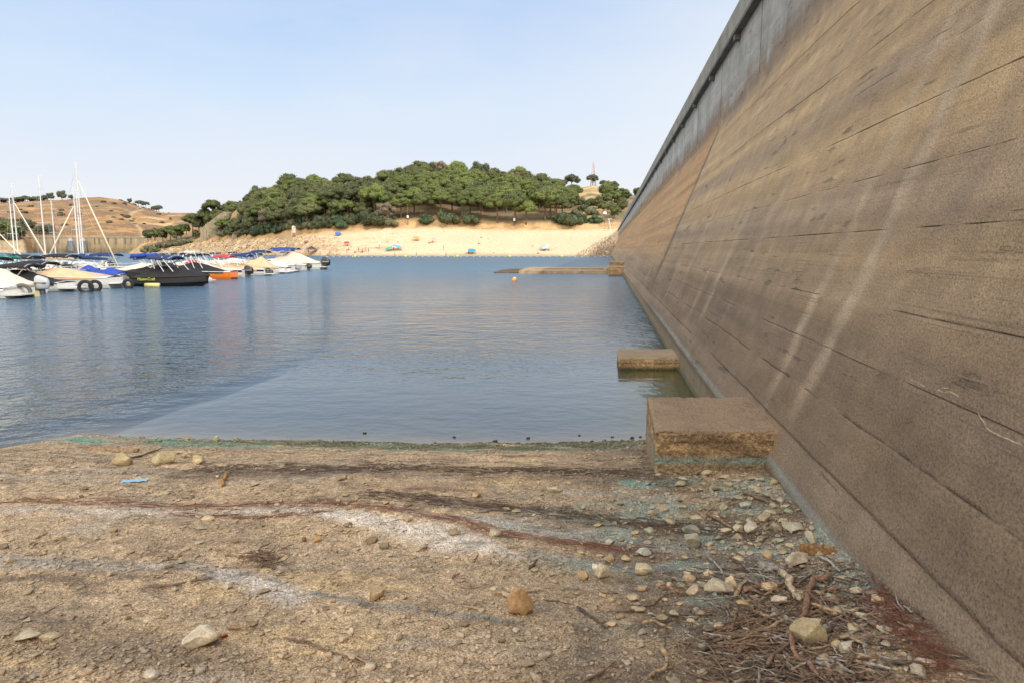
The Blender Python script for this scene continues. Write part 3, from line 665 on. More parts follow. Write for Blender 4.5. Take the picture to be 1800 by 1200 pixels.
# the lower dam wall across the water
sd = thing('saddle_dam', 'long low tan dam wall at the foot of the golden hill', 'dam', (X_of(158, 548), 548, 0))
L2 = X_of(262, 548) - X_of(48, 548)
q = MB(); N = 60
rings = []
for k in range(N + 1):
    x = -L2 / 2 + L2 * k / N; rings.append([(x, -1.2, -1), (x, -1.0, 3.2), (x, 0, 6.0), (x, 0.3, 11.9), (x, 3.0, 11.9), (x, 3, -1)])
q.loft(rings, False, True)
m, nt, b, oc = new_mat('saddle_dam_concrete')
s_ = nt.nodes.new('ShaderNodeSeparateXYZ'); nt.links.new(oc, s_.inputs[0])
n_ = tex(nt, 'noise', oc, 1.0, 4, (0.5, 0.3, 0.05)); n2_ = tex(nt, 'noise', oc, 1.0, 3, (0.04, 0.3, 0.5))
zz_ = math_(nt, 'ADD', math_(nt, 'DIVIDE', s_.outputs['Z'], 12.0), math_(nt, 'MULTIPLY', n2_.outputs['Fac'], 0.12))
cb = ramp(nt, [(0.0, (0.16, 0.12, 0.075)), (0.3, (0.21, 0.155, 0.09)), (0.5, (0.25, 0.185, 0.11)), (0.68, (0.32, 0.245, 0.15)), (0.95, (0.33, 0.27, 0.18))], zz_)
cb = mixc(nt, 'MULTIPLY', 1.0, cb, ramp(nt, [(0.3, 0.7), (0.65, 1.15)], n_.outputs['Fac']))
nt.links.new(cb, b.inputs['Base Color']); b.inputs['Roughness'].default_value = 0.95
q.build('wall', m, sd)
q = MB(); q.box((0, 0.5, 12.2), (L2, 1.4, 0.55)); q.build('coping', mat('coping', (0.42, 0.36, 0.26), 0.9, 0.5, 0.3), sd)
for px in (96, 105, 168, 176, 192, 205, 222, 232):
    q = MB(); q.box((X_of(px, 548) - sd.location.x, -0.15, 9.4), (0.5, 0.6, 4.6)); q.build('buttress', mat('buttress_dark', (0.20, 0.14, 0.08), 0.9), sd)
for px, lab in ((125, 'grey round-fronted intake tower standing against the lower dam wall, left one'), (147, 'grey round-fronted intake tower standing against the lower dam wall, right one')):
    t = thing('intake_tower', lab, 'tower', (X_of(px, 544), 544.5, 0), group='intake towers at the lower dam')
    q = MB(); rr = 2.3
    q.loft([[(rr * math.cos(a), -rr * abs(math.sin(a)) if math.sin(a) < 0 else 1.8, z) for a in [PI + k * PI / 10 for k in range(11)]] for z in (1.5, 7.5, 9.4)], False, True)
    q.build('shaft', mat('tower_grey', (0.16, 0.18, 0.19), 0.8, 1, 0.3), t)
    q = MB(); q.loft([[(r_ * math.cos(a), r_ * math.sin(a), z) for a in [k * PI / 8 for k in range(16)]] for z, r_ in ((9.4, 2.0), (10.6, 1.4), (11.6, 0.9))], True, True)
    q.build('hood', mat('tower_hood', (0.35, 0.36, 0.36), 0.7, 1, 0.3), t)
    q = MB(); q.box((0, -1, 1.0), (7.5, 3, 1.2)); q.build('base', mat('tower_base', (0.12, 0.09, 0.06), 0.9), t)

# concrete abutments on the slope left of the wood
def wedge(name, label, pts_px, Y, thick, m_):
    t = thing(name, label, 'abutment', (0, 0, 0)); q = MB()
    fr = [atY(a, b_, Y) for a, b_ in pts_px]; bk = [p + Vector((3.0, thick, 0)) for p in fr]; n = len(fr)
    q.add(fr + bk, [tuple(range(n - 1, -1, -1)), tuple(range(n, 2 * n))] + [(k, (k + 1) % n, n + (k + 1) % n, n + k) for k in range(n)])
    q.build('wall', m_, t); return t
M_ABT = mat('weathered_abutment', (0.27, 0.225, 0.15), 0.95, 0.5, 0.4, 0.6, 0.3)
t = wedge('abutment', 'grey concrete abutment with a steep sloping edge left of the wood', [(350, 428), (353, 404), (358, 398), (392, 372), (396, 380), (386, 400), (374, 428)], 418, 9, M_ABT)
for k in range(6):
    q = MB(); a_ = atY(354 + 2.6 * k, 404 - 1.6 * k, 417.8); b_ = atY(353 + 2.8 * k, 425, 417.8); q.tube([a_, b_], 0.18, 4); q.build('rib', mat('abutment_rib', (0.5, 0.43, 0.3), 0.9), t)
wedge('abutment', 'tan flat-topped stone block showing between the trees on the slope', [(403, 392), (408, 376), (421, 364), (437, 363), (444, 372), (440, 392)], 408, 8, mat('tan_abutment', (0.38, 0.27, 0.15), 0.95, 0.4, 0.3, 0.5, 0.3))

# ------------------------------------------------------------------ trees
def ico(level=1):
    t = (1 + 5 ** 0.5) / 2
    v = [(-1, t, 0), (1, t, 0), (-1, -t, 0), (1, -t, 0), (0, -1, t), (0, 1, t), (0, -1, -t), (0, 1, -t), (t, 0, -1), (t, 0, 1), (-t, 0, -1), (-t, 0, 1)]
    f = [(0, 11, 5), (0, 5, 1), (0, 1, 7), (0, 7, 10), (0, 10, 11), (1, 5, 9), (5, 11, 4), (11, 10, 2), (10, 7, 6), (7, 1, 8), (3, 9, 4), (3, 4, 2), (3, 2, 6), (3, 6, 8), (3, 8, 9), (4, 9, 5), (2, 4, 11), (6, 2, 10), (8, 6, 7), (9, 8, 1)]
    v = [Vector(p).normalized() for p in v]
    for _ in range(level):
        cache = {}; nf = []
        def mid(a, b_):
            k = (min(a, b_), max(a, b_))
            if k not in cache: v.append(((v[a] + v[b_]) / 2).normalized()); cache[k] = len(v) - 1
            return cache[k]
        for a, b_, c_ in f:
            ab, bc, ca = mid(a, b_), mid(b_, c_), mid(c_, a); nf += [(a, ab, ca), (b_, bc, ab), (c_, ca, bc), (ab, bc, ca)]
        f = nf
    return np.array([tuple(p) for p in v]), np.array(f)
ICO = {k: ico(k) for k in range(4)}
def leaf_quads(cent, rad, n, size, rng, up=0.3):
    """n small leaf quads spread over clump surfaces; cent Kx3, rad Kx3"""
    k = rng.integers(0, len(cent), n); d = rng.normal(size=(n, 3)); d[:, 2] += up; d /= np.linalg.norm(d, axis=1)[:, None]
    p = cent[k] + d * rad[k] * (0.72 + 0.38 * rng.random((n, 1)))
    nrm = d + rng.normal(size=(n, 3)) * 0.28; nrm /= np.linalg.norm(nrm, axis=1)[:, None]
    a = np.cross(nrm, rng.normal(size=(n, 3))); a /= np.linalg.norm(a, axis=1)[:, None] + 1e-9; b_ = np.cross(nrm, a)
    s = size * (0.5 + rng.random((n, 1)))
    V = np.stack([p - a * s, p - b_ * s * 0.6, p + a * s, p + b_ * s * 0.6], 1).reshape(-1, 3)
    return V, np.arange(4 * n).reshape(-1, 4), k
def crown_mesh(kind, seed, col):
    rng = np.random.default_rng(seed)
    if kind == 'umbrella':
        K = 42; ang = rng.random(K) * 2 * PI; r = np.sqrt(rng.random(K)) * 4.1; z = 9.7 - 0.14 * r ** 2 - 1.6 * rng.random(K) ** 1.5 + rng.normal(size=K) * 0.3
        cent = np.stack([r * np.cos(ang), r * np.sin(ang), z], -1); rad = np.ones((K, 3)) * (1.15 + 0.7 * rng.random((K, 1))) * np.array([1.15, 1.15, 0.75]); n = 3800; sz = 0.20
    elif kind == 'round':
        K = 34; d = rng.normal(size=(K, 3)); d /= np.linalg.norm(d, axis=1)[:, None]; d *= (0.4 + 0.6 * rng.random((K, 1)))
        cent = d * np.array([3.2, 3.2, 2.9]) + np.array([0, 0, 5.4]); rad = np.ones((K, 3)) * (1.0 + 0.8 * rng.random((K, 1))); n = 3400; sz = 0.20
    else:   # bush
        K = 18; d = rng.normal(size=(K, 3)); d[:, 2] = np.abs(d[:, 2]); d /= np.linalg.norm(d, axis=1)[:, None]; d *= (0.4 + 0.6 * rng.random((K, 1)))
        cent = d * np.array([2.2, 2.0, 1.7]) + np.array([0, 0, 0.6]); rad = np.ones((K, 3)) * (0.7 + 0.5 * rng.random((K, 1))); n = 1800; sz = 0.16
    V, Q, k = leaf_quads(cent, rad, n, sz, rng)
    br = 0.72 + 0.56 * rng.random(K); hue = rng.random(K)
    cc = np.array(col)[None, :] * (br[k] * (0.8 + 0.4 * rng.random(n)))[:, None]; cc[:, 0] *= 0.85 + 0.35 * hue[k]
    # more light in the tops, shaded undersides come from real light; a dark core stops daylight leaking through
    C = np.repeat(cc, 4, axis=0)
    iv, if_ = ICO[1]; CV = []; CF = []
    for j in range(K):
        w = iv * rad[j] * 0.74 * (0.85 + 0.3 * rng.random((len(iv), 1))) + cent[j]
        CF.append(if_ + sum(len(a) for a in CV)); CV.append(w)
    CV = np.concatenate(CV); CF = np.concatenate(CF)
    return V, Q, C, CV, CF
M_LEAF = mat('pine_foliage', (1, 1, 1), 0.75, 2.0, 0.3, 0, attr=True, rand=0.28)
M_BARK = mat('bark', (0.16, 0.10, 0.065), 0.95, 4, 0.4, 0.5, 0.05)
PROTO = {}
def make_tree(kind, seed, col):
    V, Q, C, CV, CF = crown_mesh(kind, seed, col)
    base = len(V); rng = random.Random(seed)
    # quads only: core triangles stored as degenerate-free quads is not possible, so keep the core as a second mesh joined through from_pydata
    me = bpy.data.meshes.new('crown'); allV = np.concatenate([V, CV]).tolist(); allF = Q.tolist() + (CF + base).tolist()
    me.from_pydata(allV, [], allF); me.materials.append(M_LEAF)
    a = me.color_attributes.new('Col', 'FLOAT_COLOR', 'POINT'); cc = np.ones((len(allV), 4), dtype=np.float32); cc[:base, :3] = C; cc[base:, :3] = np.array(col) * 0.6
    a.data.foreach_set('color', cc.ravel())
    q = MB()
    if kind == 'umbrella':
        top = 8.6; lean = rng.uniform(-.5, .5)
        q.tube([(0, 0, -0.5), (lean * .3, 0.1, 2.5), (lean, 0, 5.2), (lean * .6, 0, 7.2)], [0.34, 0.27, 0.22, 0.16], 7)
        for k in range(6):
            a_ = k * PI / 3 + rng.uniform(-.3, .3); r_ = rng.uniform(2.0, 3.3)
            q.tube([(lean * .9, 0, rng.uniform(4.6, 6.2)), (r_ * .5 * math.cos(a_), r_ * .5 * math.sin(a_), 7.4), (r_ * math.cos(a_), r_ * math.sin(a_), top)], [0.14, 0.10, 0.05], 5)
    elif kind == 'round':
        q.tube([(0, 0, -0.5), (0.1, 0, 2), (0, 0.1, 5)], [0.32, 0.24, 0.14], 7)
        for k in range(5):
            a_ = k * 1.26 + rng.uniform(-.3, .3); q.tube([(0, 0, rng.uniform(1.8, 3)), (1.5 * math.cos(a_), 1.5 * math.sin(a_), 4.2), (2.6 * math.cos(a_), 2.6 * math.sin(a_), 6)], [0.13, 0.09, 0.04], 5)
    else:
        for k in range(5):
            a_ = k * 1.26; q.tube([(0, 0, -0.3), (0.7 * math.cos(a_), 0.7 * math.sin(a_), 0.9), (1.4 * math.cos(a_), 1.4 * math.sin(a_), 1.8)], [0.08, 0.06, 0.03], 4)
    return me, q
def proto(kind, seed, col):
    me, q = make_tree(kind, seed, col)
    return (kind, me, q, {})
G1 = (0.135, 0.170, 0.036); G2 = (0.105, 0.122, 0.036); G3 = (0.080, 0.095, 0.036); G4 = (0.20, 0.16, 0.105); G5 = (0.115, 0.135, 0.080)
PR = {'bright': [proto('umbrella', 11, G1), proto('umbrella', 12, G1), proto('umbrella', 13, (0.12, 0.15, 0.034))],
      'mid': [proto('umbrella', 21, G2), proto('round', 22, G2), proto('round', 23, (0.12, 0.135, 0.042))],
      'dark': [proto('round', 31, G3), proto('round', 32, (0.09, 0.11, 0.045)), proto('bush', 33, G3)],
      'brown': [proto('round', 41, G4), proto('bush', 42, (0.13, 0.105, 0.07))],
      'grey': [proto('umbrella', 51, G5), proto('round', 52, G5), proto('bush', 53, (0.125, 0.12, 0.075))],
      'bush': [proto('bush', 61, G3), proto('bush', 62, (0.06, 0.10, 0.04)), proto('bush', 63, (0.15, 0.155, 0.08))]}
NT = 0
def plant(pk, idx, x, y, z, s, sz=1.0, label=None, group=None, name=None):
    global NT
    kind, me, q, made = PR[pk][idx % len(PR[pk])]
    if 'stem' not in made:
        made['crown'] = me
        o = q.build('trunk' if kind != 'bush' else 'stem', M_BARK); made['stem'] = o.data; bpy.data.objects.remove(o)
    t = thing(name or ('pine_tree' if kind != 'bush' else 'shrub'), label, 'tree' if kind != 'bush' else 'shrub', (x, y, z), random.uniform(0, 6.28), group)
    t.scale = (s, s, s * sz)
    for nm, d in (('crown' if kind != 'bush' else 'foliage', made['crown']), ('trunk' if kind != 'bush' else 'stem', made['stem'])):
        o = bpy.data.objects.new(nm, d); COL.objects.link(o); o.parent = t
    NT += 1; return t
R = random.Random(5)
# front row of umbrella pines along the top of the beach, trunks showing
front = [(775, 382, 1.0), (812, 386, 1.0), (826, 378, 1.0), (845, 384, .8), (874, 392, 1.05), (905, 394, 1.15), (925, 396, 1.0), (958, 388, 1.25), (968, 386, 1.2), (978, 390, 1.0), (795, 376, 1.05), (848, 372, 1.1), (890, 374, 1.1), (936, 372, 1.1), (748, 384, 1.0), (728, 378, 1.05), (705, 384, 1.0), (760, 368, 1.1), (988, 382, 1.05)]
PCR = {}
def hill_point(px, py, dmin=0, dmax=260):
    """first point of the hillside seen at that pixel"""
    d = ray(px, py); Y = np.arange(285, 600, 0.5); T = Y / d.y; zt_ = terr_xy(d.x * T, Y); ok = np.nonzero((CAMZ + d.z * T < zt_) & (zt_ > 0))[0]
    return Vector((float(d.x * T[ok[0]]), float(Y[ok[0]]), float(zt_[ok[0]]))) if len(ok) else None
for k, (px, py, s) in enumerate(front):
    p = hill_point(px, py) or hill_point(px, py + 10)
    plant('bright', k, p.x, p.y, p.z, s * 1.28, R.uniform(.85, 1.05), 'bright green umbrella pine with bare trunk in the row above the beach', 'umbrella pines along the top of the beach', 'umbrella_pine')
# wood covering the hill
rows = 0
for r_ in range(11):
    f = r_ / 10.0
    px = 385 + R.uniform(0, 12)
    while px < 1100:
        _, ds, dt, dc = terr(px, 300); dt = float(dt); dc = float(dc)
        Y = dt + 8 + (dc - dt - 4) * f + R.uniform(-4, 4); x = X_of(px, Y, 0); step = R.uniform(17, 28)
        bare = abs(px - 1030) < 24 and 0.0 < f < 1.0
        bare = bare or (px > 1000 and f < 0.25) or (px > 985 and f > 0.55) or (px < 450 and f > 0.5 and px < 400)
        if r_ < 2 and px > 690: bare = True
        if not bare:
            z = tz(x, Y) - 0.3 - 2.0 * f
            u = R.random()
            if px > 690 and f < 0.62: pk = 'bright' if u < .7 else 'mid'
            elif f > 0.75 and 640 < px < 900: pk = 'dark' if u < .5 else ('brown' if u < .75 else 'mid')
            elif px < 690: pk = 'mid' if u < .40 else ('dark' if u < .72 else ('bright' if u < .87 else 'brown'))
            else: pk = 'mid' if u < .6 else 'bright'
            s = R.uniform(1.1, 1.75) * (0.72 if px > 960 else 1); s *= 0.85 if px < 450 else 1.0
            lab = {'bright': 'bright green pine in the wood on the hill behind the beach', 'mid': 'olive green pine in the wood on the hill behind the beach', 'dark': 'dark green tree in the wood on the hill behind the beach', 'brown': 'bare greyish brown tree in the wood on the hill behind the beach'}[pk]
            plant(pk, R.randrange(9), x, Y, z, s, R.uniform(.85, 1.1), lab, {'bright': 'bright pines of the hill wood', 'mid': 'olive pines of the hill wood', 'dark': 'dark trees of the hill wood', 'brown': 'brown trees of the hill wood'}[pk])
        px += step
# dense scrub at the foot of the wood, left half
px = 392
while px < 700:
    for k in range(2):
        _, ds, dt, dc = terr(px, 300); Y = float(dt) + 4 + k * 6 + R.uniform(-2, 2); x = X_of(px, Y)
        plant('bush', R.randrange(3), x, Y, tz(x, Y) - .3, R.uniform(1.1, 1.9), 1.0, 'dark round shrub at the lower edge of the wood above the shore', 'shrubs along the lower edge of the wood')
    px += R.uniform(11, 17)
for px, py, s, lab in ((655, 396, 3.0, 'large dark bush with deep green leaves at the edge of the sand bank'), (748, 394, 1.9, 'small round dark bush on the bank left of the umbrella pines'), (788, 393, 2.5, 'round dark bush on the bank, second from the large one'), (828, 393, 2.2, 'round olive bush on the bank below the umbrella pines'), (1003, 397, 2.6, 'dark rounded bush on the bank at the right end of the pines'), (990, 393, 2.0, 'low green bush just left of the dark rounded one'),
                       (1024, 392, 1.6, 'pale green scrubby bush on the dry slope right of the pines'), (1046, 393, 1.6, 'straw coloured low bush near the top of the beach by the dam')):
    p = hill_point(px, py); plant('bush', 0 if s > 2.1 else 1, p.x, p.y + 1, p.z - .3, s, .95, lab)
for px, py in ((1022, 372), (1040, 378), (1052, 368), (1066, 366), (1074, 375), (1038, 362), (1085, 362), (1062, 380), (1020, 360), (1080, 385), (1092, 374), (1100, 360), (1012, 381)):
    p = hill_point(px, py) or hill_point(px, py + 12)
    plant('mid' if px > 1045 else 'bush', R.randrange(3), p.x, p.y, p.z - .3, R.uniform(.6, .85) if px > 1045 else 1.5, 1, 'green tree on the dry slope between the pines and the dam' if px > 1045 else 'scrub bush on the dry slope between the pines and the dam', 'trees on the dry slope by the dam' if px > 1045 else 'bushes on the dry slope by the dam')
# lone trees on the skyline
for px, top, Y, lab in ((1004, 307, 468, 'spreading skyline pine left of the lattice mast'), (1040, 307, 470, 'flat-topped skyline pine right beneath the lattice mast'), (1077, 319, 466, 'small lone skyline pine furthest right before the dam'), (1118, 326, 430, 'dark tree peeping past the top edge of the dam'), (1058, 326, 464, 'rounded pale green tree between two skyline pines'), (985, 316, 462, 'broad skyline tree left of the lone pines')):
    x = X_of(px, Y); z0 = tz(x, Y); ztop = atY(px, top, Y).z; s = max(0.5, (ztop - z0) / 10.3)
    plant('grey' if px not in (1118,) else 'dark', 0, x, Y, z0, min(s, 1.2), max(1, s / 1.2), lab)
# trees on the left point
for px, py, s, pk in ((262, 424, .9, 'mid'), (274, 422, .95, 'mid'), (288, 424, 1.0, 'mid'), (301, 424, 1.0, 'mid'), (312, 424, 1.15, 'mid'), (320, 420, .9, 'bright'), (330, 412, .8, 'mid'), (341, 410, 1.25, 'mid'), (352, 408, 1.2, 'dark'), (361, 404, 1.2, 'mid'), (372, 400, 1.1, 'mid'), (384, 396, 1.2, 'mid'), (333, 424, .7, 'dark'), (346, 420, .7, 'mid'), (396, 398, .9, 'dark'), (392, 418, .6, 'dark'), (410, 396, .9, 'mid'), (424, 395, .9, 'dark'), (378, 385, 1.2, 'mid'), (365, 392, 1.1, 'mid')):
    Y = 436 - (px - 262) * 0.08; x = X_of(px, Y); z = tz(x, Y)
    plant(pk, R.randrange(3), x, Y, max(z, atY(px, py, Y).z) - .3, s, .95, 'pine on the low point beyond the marina left of the wood', 'pines on the low point beyond the marina')
for px in range(255, 345, 9):
    Y = 425 + R.uniform(-3, 3); x = X_of(px, Y); plant('bush', 2, x, Y, max(0.5, tz(x, Y)), R.uniform(.9, 1.4), 1, 'pale green scrub bush on the low rocky point', 'scrub bushes on the low rocky point')
# golden hill trees
def gh(x, y): return float(hz_xy(np.array([x]), np.array([y]))[0])
for px, Y, s, lab in ((97, 795, 1.25, 'dark rounded tree on the golden hill crest left of the tall mast'), (117, 797, 1.5, 'tallest dark tree on the golden hill crest'), (133, 796, .8, 'small dark tree on the golden hill crest beside the tall mast'), (86, 790, 1.0, 'low dark tree on the hill crest at the end of the distant tree belt')):
    x = X_of(px, Y); plant('grey', 1, x, Y, gh(x, Y) - 1, s, .9, lab)
for k in range(34):
    px = -20 + k * 3.2; Y = 800 + R.uniform(-6, 8); x = X_of(px, Y); plant('grey', R.randrange(3), x, Y, gh(x, Y) - 1.5, R.uniform(.7, 1.0), .8, 'distant dark tree in the belt along the golden hill crest', 'trees in the belt along the golden hill crest')
for k in range(20):
    px = 218 + k * 4.4 + R.uniform(-1, 1); Y = 803 + R.uniform(-6, 6); x = X_of(px, Y); plant('grey', R.randrange(2) if k in (4, 7, 8, 10, 13, 14, 15) else 2, x, Y, gh(x, Y) - .6, R.uniform(.7, .95) if k < 17 else .5, .9, 'small distant pine on the descending ridge of the golden hill', 'pines on the descending ridge of the golden hill')
for px, Y, s in ((14, 533, 2.2), (24, 534, 1.9), (32, 533, 1.9), (5, 535, 2.3), (38, 536, 1.3), (48, 580, 1.4), (56, 580, 1.3), (20, 560, 1.5), (-12, 534, 2.0), (78, 575, 1.1), (86, 575, 1.2), (92, 580, 1.0), (70, 578, .9)):
    x = X_of(px, Y); plant('grey' if Y > 550 else 'mid', 1, x, Y, gh(x, Y) - .5, s, .85, 'big dusky tree at the water by the left end of the lower dam', 'dusky trees near the left end of the lower dam')
for k in range(40):
    px = R.uniform(-20, 330); Y = R.uniform(600, 780); x = X_of(px, Y); plant('grey', 2, x, Y, gh(x, Y) - .5, R.uniform(.5, 1.5), .8, 'small dark scrub bush dotting the golden hill', 'scrub bushes dotting the golden hill')

# ------------------------------------------------------------------ masts and pylons on the skyline
M_STEEL = mat('galvanised_steel', (0.42, 0.42, 0.42), 0.5, 5, 0.15, 0, metal=0.3)
Y = 470; x = X_of(1041, Y); zb = tz(x, Y); zt_ = atY(1041, 285, Y).z
t = thing('lattice_mast', 'tall slender red and white lattice radio mast on the hilltop', 'mast', (x, Y, zb)); Hm = zt_ - zb
q = MB(); w0 = 1.9; w1_ = 0.35
for cx_, cy_ in ((-1, -1), (1, -1), (1, 1), (-1, 1)):
    q.tube([(cx_ * w0, cy_ * w0, 0), (cx_ * w1_, cy_ * w1_, Hm * .93)], 0.24, 4)
q.build('leg_frame', mat('mast_paint', (0.62, 0.55, 0.53), 0.6), t)
q = MB()
for k in range(9):
    f0, f1 = k / 9, (k + 1) / 9; a0 = w0 + (w1_ - w0) * f0; a1 = w0 + (w1_ - w0) * f1; z0, z1 = Hm * .93 * f0, Hm * .93 * f1
    for s1, s2 in (((-1, -1), (1, -1)), ((1, -1), (1, 1)), ((1, 1), (-1, 1)), ((-1, 1), (-1, -1))):
        q.tube([(s1[0] * a0, s1[1] * a0, z0), (s2[0] * a1, s2[1] * a1, z1)], 0.07, 4); q.tube([(s1[0] * a1, s1[1] * a1, z1), (s2[0] * a1, s2[1] * a1, z1)], 0.07, 4)
q.build('bracing', M_STEEL, t)
q = MB(); q.tube([(0, 0, Hm * .93), (0, 0, Hm)], 0.2, 4); q.build('antenna', M_STEEL, t)
Y = 466; x = X_of(912, Y); zb = tz(x, Y); zt_ = atY(912, 292, Y).z; Hm = zt_ - zb
t = thing('power_pylon', 'dark utility pole with stacked crossarms above the wood', 'pylon', (x, Y, zb))
q = MB(); q.tube([(0, 0, 0), (0, 0, Hm)], [0.5, 0.34], 6); q.build('pole', mat('dark_steel', (0.10, 0.10, 0.105), 0.6), t)
for dz in (1.0, 3.3, 5.2):
    q = MB(); q.tube([(-2.2, 0, Hm - dz), (2.2, 0, Hm - dz)], 0.22, 4)
    for sx_ in (-2.1, -1.1, 1.1, 2.1): q.tube([(sx_, 0, Hm - dz), (sx_, 0, Hm - dz + .8)], 0.09, 4)
    q.build('crossarm', mat('dark_steel', (0.1, 0.1, 0.105)), t)
# beach posts with signs
M_WHITE = mat('white_paint', (0.78, 0.77, 0.74), 0.6, 6, 0.08, 0)
M_POST = mat('weathered_post', (0.17, 0.12, 0.09), 0.9)
for px, py, top, sw, sh, lab in ((717, 397, 360, 0.9, 1.2, 'dark post with a small white box at the edge of the trees above the beach'), (904, 397, 372, 0.9, 1.2, 'tall post with a white box below the umbrella pines'), (1063, 394, 372, 1.5, 1.2, 'post with a pale square sign near the dam end of the beach')):
    p = hill_point(px, py); Hp = atY(px, top, p.y).z - p.z
    t = thing('sign_post', lab, 'sign', p); q = MB(); q.tube([(0, 0, -.3), (0, 0, Hp)], .13, 5); q.build('post', M_POST, t)
    q = MB(); q.box((0, -.18, Hp - sh * .6 if sw > 1 else Hp * .42), (sw, .12, sh)); q.build('sign_panel', M_WHITE, t)
p0 = hill_point(1077, 421); p1 = atY(1070, 385, p0.y)
q = MB(); q.tube([p0, p1], .14, 5); q.tube([p1 + Vector((0, 0, -.2)), p1 + Vector((1.6, 0, .3))], .08, 4); tag(q.build('leaning_pole', M_WHITE), 'thin white leaning pole at the dam end of the beach', 'pole')
p = hill_point(517, 416); t = thing('stone_hut', 'small white ruined tower at the edge of the shrubs on the shore', 'ruin', p)
q = MB(); q.box((0, 0, 2.3), (2.4, 2.2, 5.0), 0.2, taper=.75); q.build('wall', mat('lime_plaster', (0.55, 0.47, 0.38), 0.9, 1.5, .35, .5, .1), t)
q = MB(); q.box((.4, -1.1, .8), (1.5, .7, 1.6), 0.2); q.build('brick_base', mat('brick_red', (0.30, 0.14, 0.10), 0.9, 3, .3), t)
q = MB(); q.box((-.1, 0, 5.0), (1.5, 1.5, .5), .2, taper=.6); q.build('cap', M_WHITE, t)
for px, py, lab in ((413, 420, 'pale square concrete plinth on the rocky slope'), (432, 418, 'smaller pale concrete plinth right of the square one')):
    p = hill_point(px, py); q = MB(); q.box((p.x, p.y, p.z + .8), (2.6 if px < 420 else 1.2, 2, 2.6 if px < 420 else 1.5), .1, taper=.9); tag(q.build('concrete_plinth', M_ABT), lab, 'plinth')

# ------------------------------------------------------------------ the beach
def skin_body(pose):
    P = {'stand': dict(pel=(0, 0, .92), ch=(0, .02, 1.32), nk=(0, 0, 1.48), hd=(0, -.02, 1.62), kn=(.11, -.03, .5), an=(.12, .02, .08), toe=(.13, -.16, .04), el=(.27, .04, 1.14), wr=(.29, -.08, .9), ha=(.29, -.12, .8)),
         'walk': dict(pel=(0, 0, .92), ch=(0, -.02, 1.32), nk=(0, -.03, 1.48), hd=(0, -.05, 1.62), kn=(.10, -.18, .52), an=(.11, -.12, .08), toe=(.11, -.3, .04), el=(.27, .12, 1.14), wr=(.30, -.05, .98), ha=(.30, -.12, .92)),
         'sit': dict(pel=(0, 0, .12), ch=(0, .12, .50), nk=(0, .10, .68), hd=(0, .06, .84), kn=(.16, -.42, .42), an=(.15, -.66, .08), toe=(.15, -.82, .1), el=(.28, -.1, .34), wr=(.2, -.34, .38), ha=(.17, -.42, .40)),
         'lie': dict(pel=(0, 0, .12), ch=(0, .38, .14), nk=(0, .54, .16), hd=(0, .70, .18), kn=(.12, -.42, .20), an=(.12, -.85, .08), toe=(.13, -.92, .2), el=(.32, .25, .08), wr=(.34, 0, .08), ha=(.34, -.08, .07))}[pose]
    v = [P['pel'], P['ch'], P['nk'], P['hd']]; e = [(0, 1), (1, 2), (2, 3)]; r = [.15, .16, .065, .105]
    def ml(p, s): return (p[0] * s, p[1], p[2])
    for s in (-1, 1):
        kn, an, toe = P['kn'], P['an'], P['toe']
        if pose == 'walk' and s < 0: kn, an, toe = (.10, .05, .5), (.11, .34, .14), (.11, .24, .05)
        b0 = len(v); v += [ml((.10, P['pel'][1], P['pel'][2] - (.04 if pose in ('stand', 'walk') else 0)), s), ml(kn, s), ml(an, s), ml(toe, s)]; e += [(0, b0), (b0, b0 + 1), (b0 + 1, b0 + 2), (b0 + 2, b0 + 3)]; r += [.10, .065, .045, .035]
        b0 = len(v); sh = (P['ch'][0] + .19, P['ch'][1], P['ch'][2] + .06) if pose != 'lie' else (.19, .44, .14)
        v += [ml(sh, s), ml(P['el'], s), ml(P['wr'], s), ml(P['ha'], s)]; e += [(1, b0), (b0, b0 + 1), (b0 + 1, b0 + 2), (b0 + 2, b0 + 3)]; r += [.06, .045, .032, .04]
    me = bpy.data.meshes.new('b'); me.from_pydata(v, e, []); o = bpy.data.objects.new('b', me); COL.objects.link(o)
    md = o.modifiers.new('s', 'SKIN')
    for k, sv in enumerate(me.skin_vertices[0].data): sv.radius = (r[k], r[k] * (.75 if k < 2 else 1)); sv.use_root = (k == 0)
    o.modifiers.new('u', 'SUBSURF').levels = 1
    dg = bpy.context.evaluated_depsgraph_get(); out = bpy.data.meshes.new_from_object(o.evaluated_get(dg)); bpy.data.objects.remove(o)
    return out, P
BODY = {k: skin_body(k) for k in ('stand', 'walk', 'sit', 'lie')}
SK = [mat('skin_tan', (0.42, 0.24, 0.15), 0.6, 5, .1, 0), mat('skin_light', (0.52, 0.32, 0.22), 0.6, 5, .1, 0)]
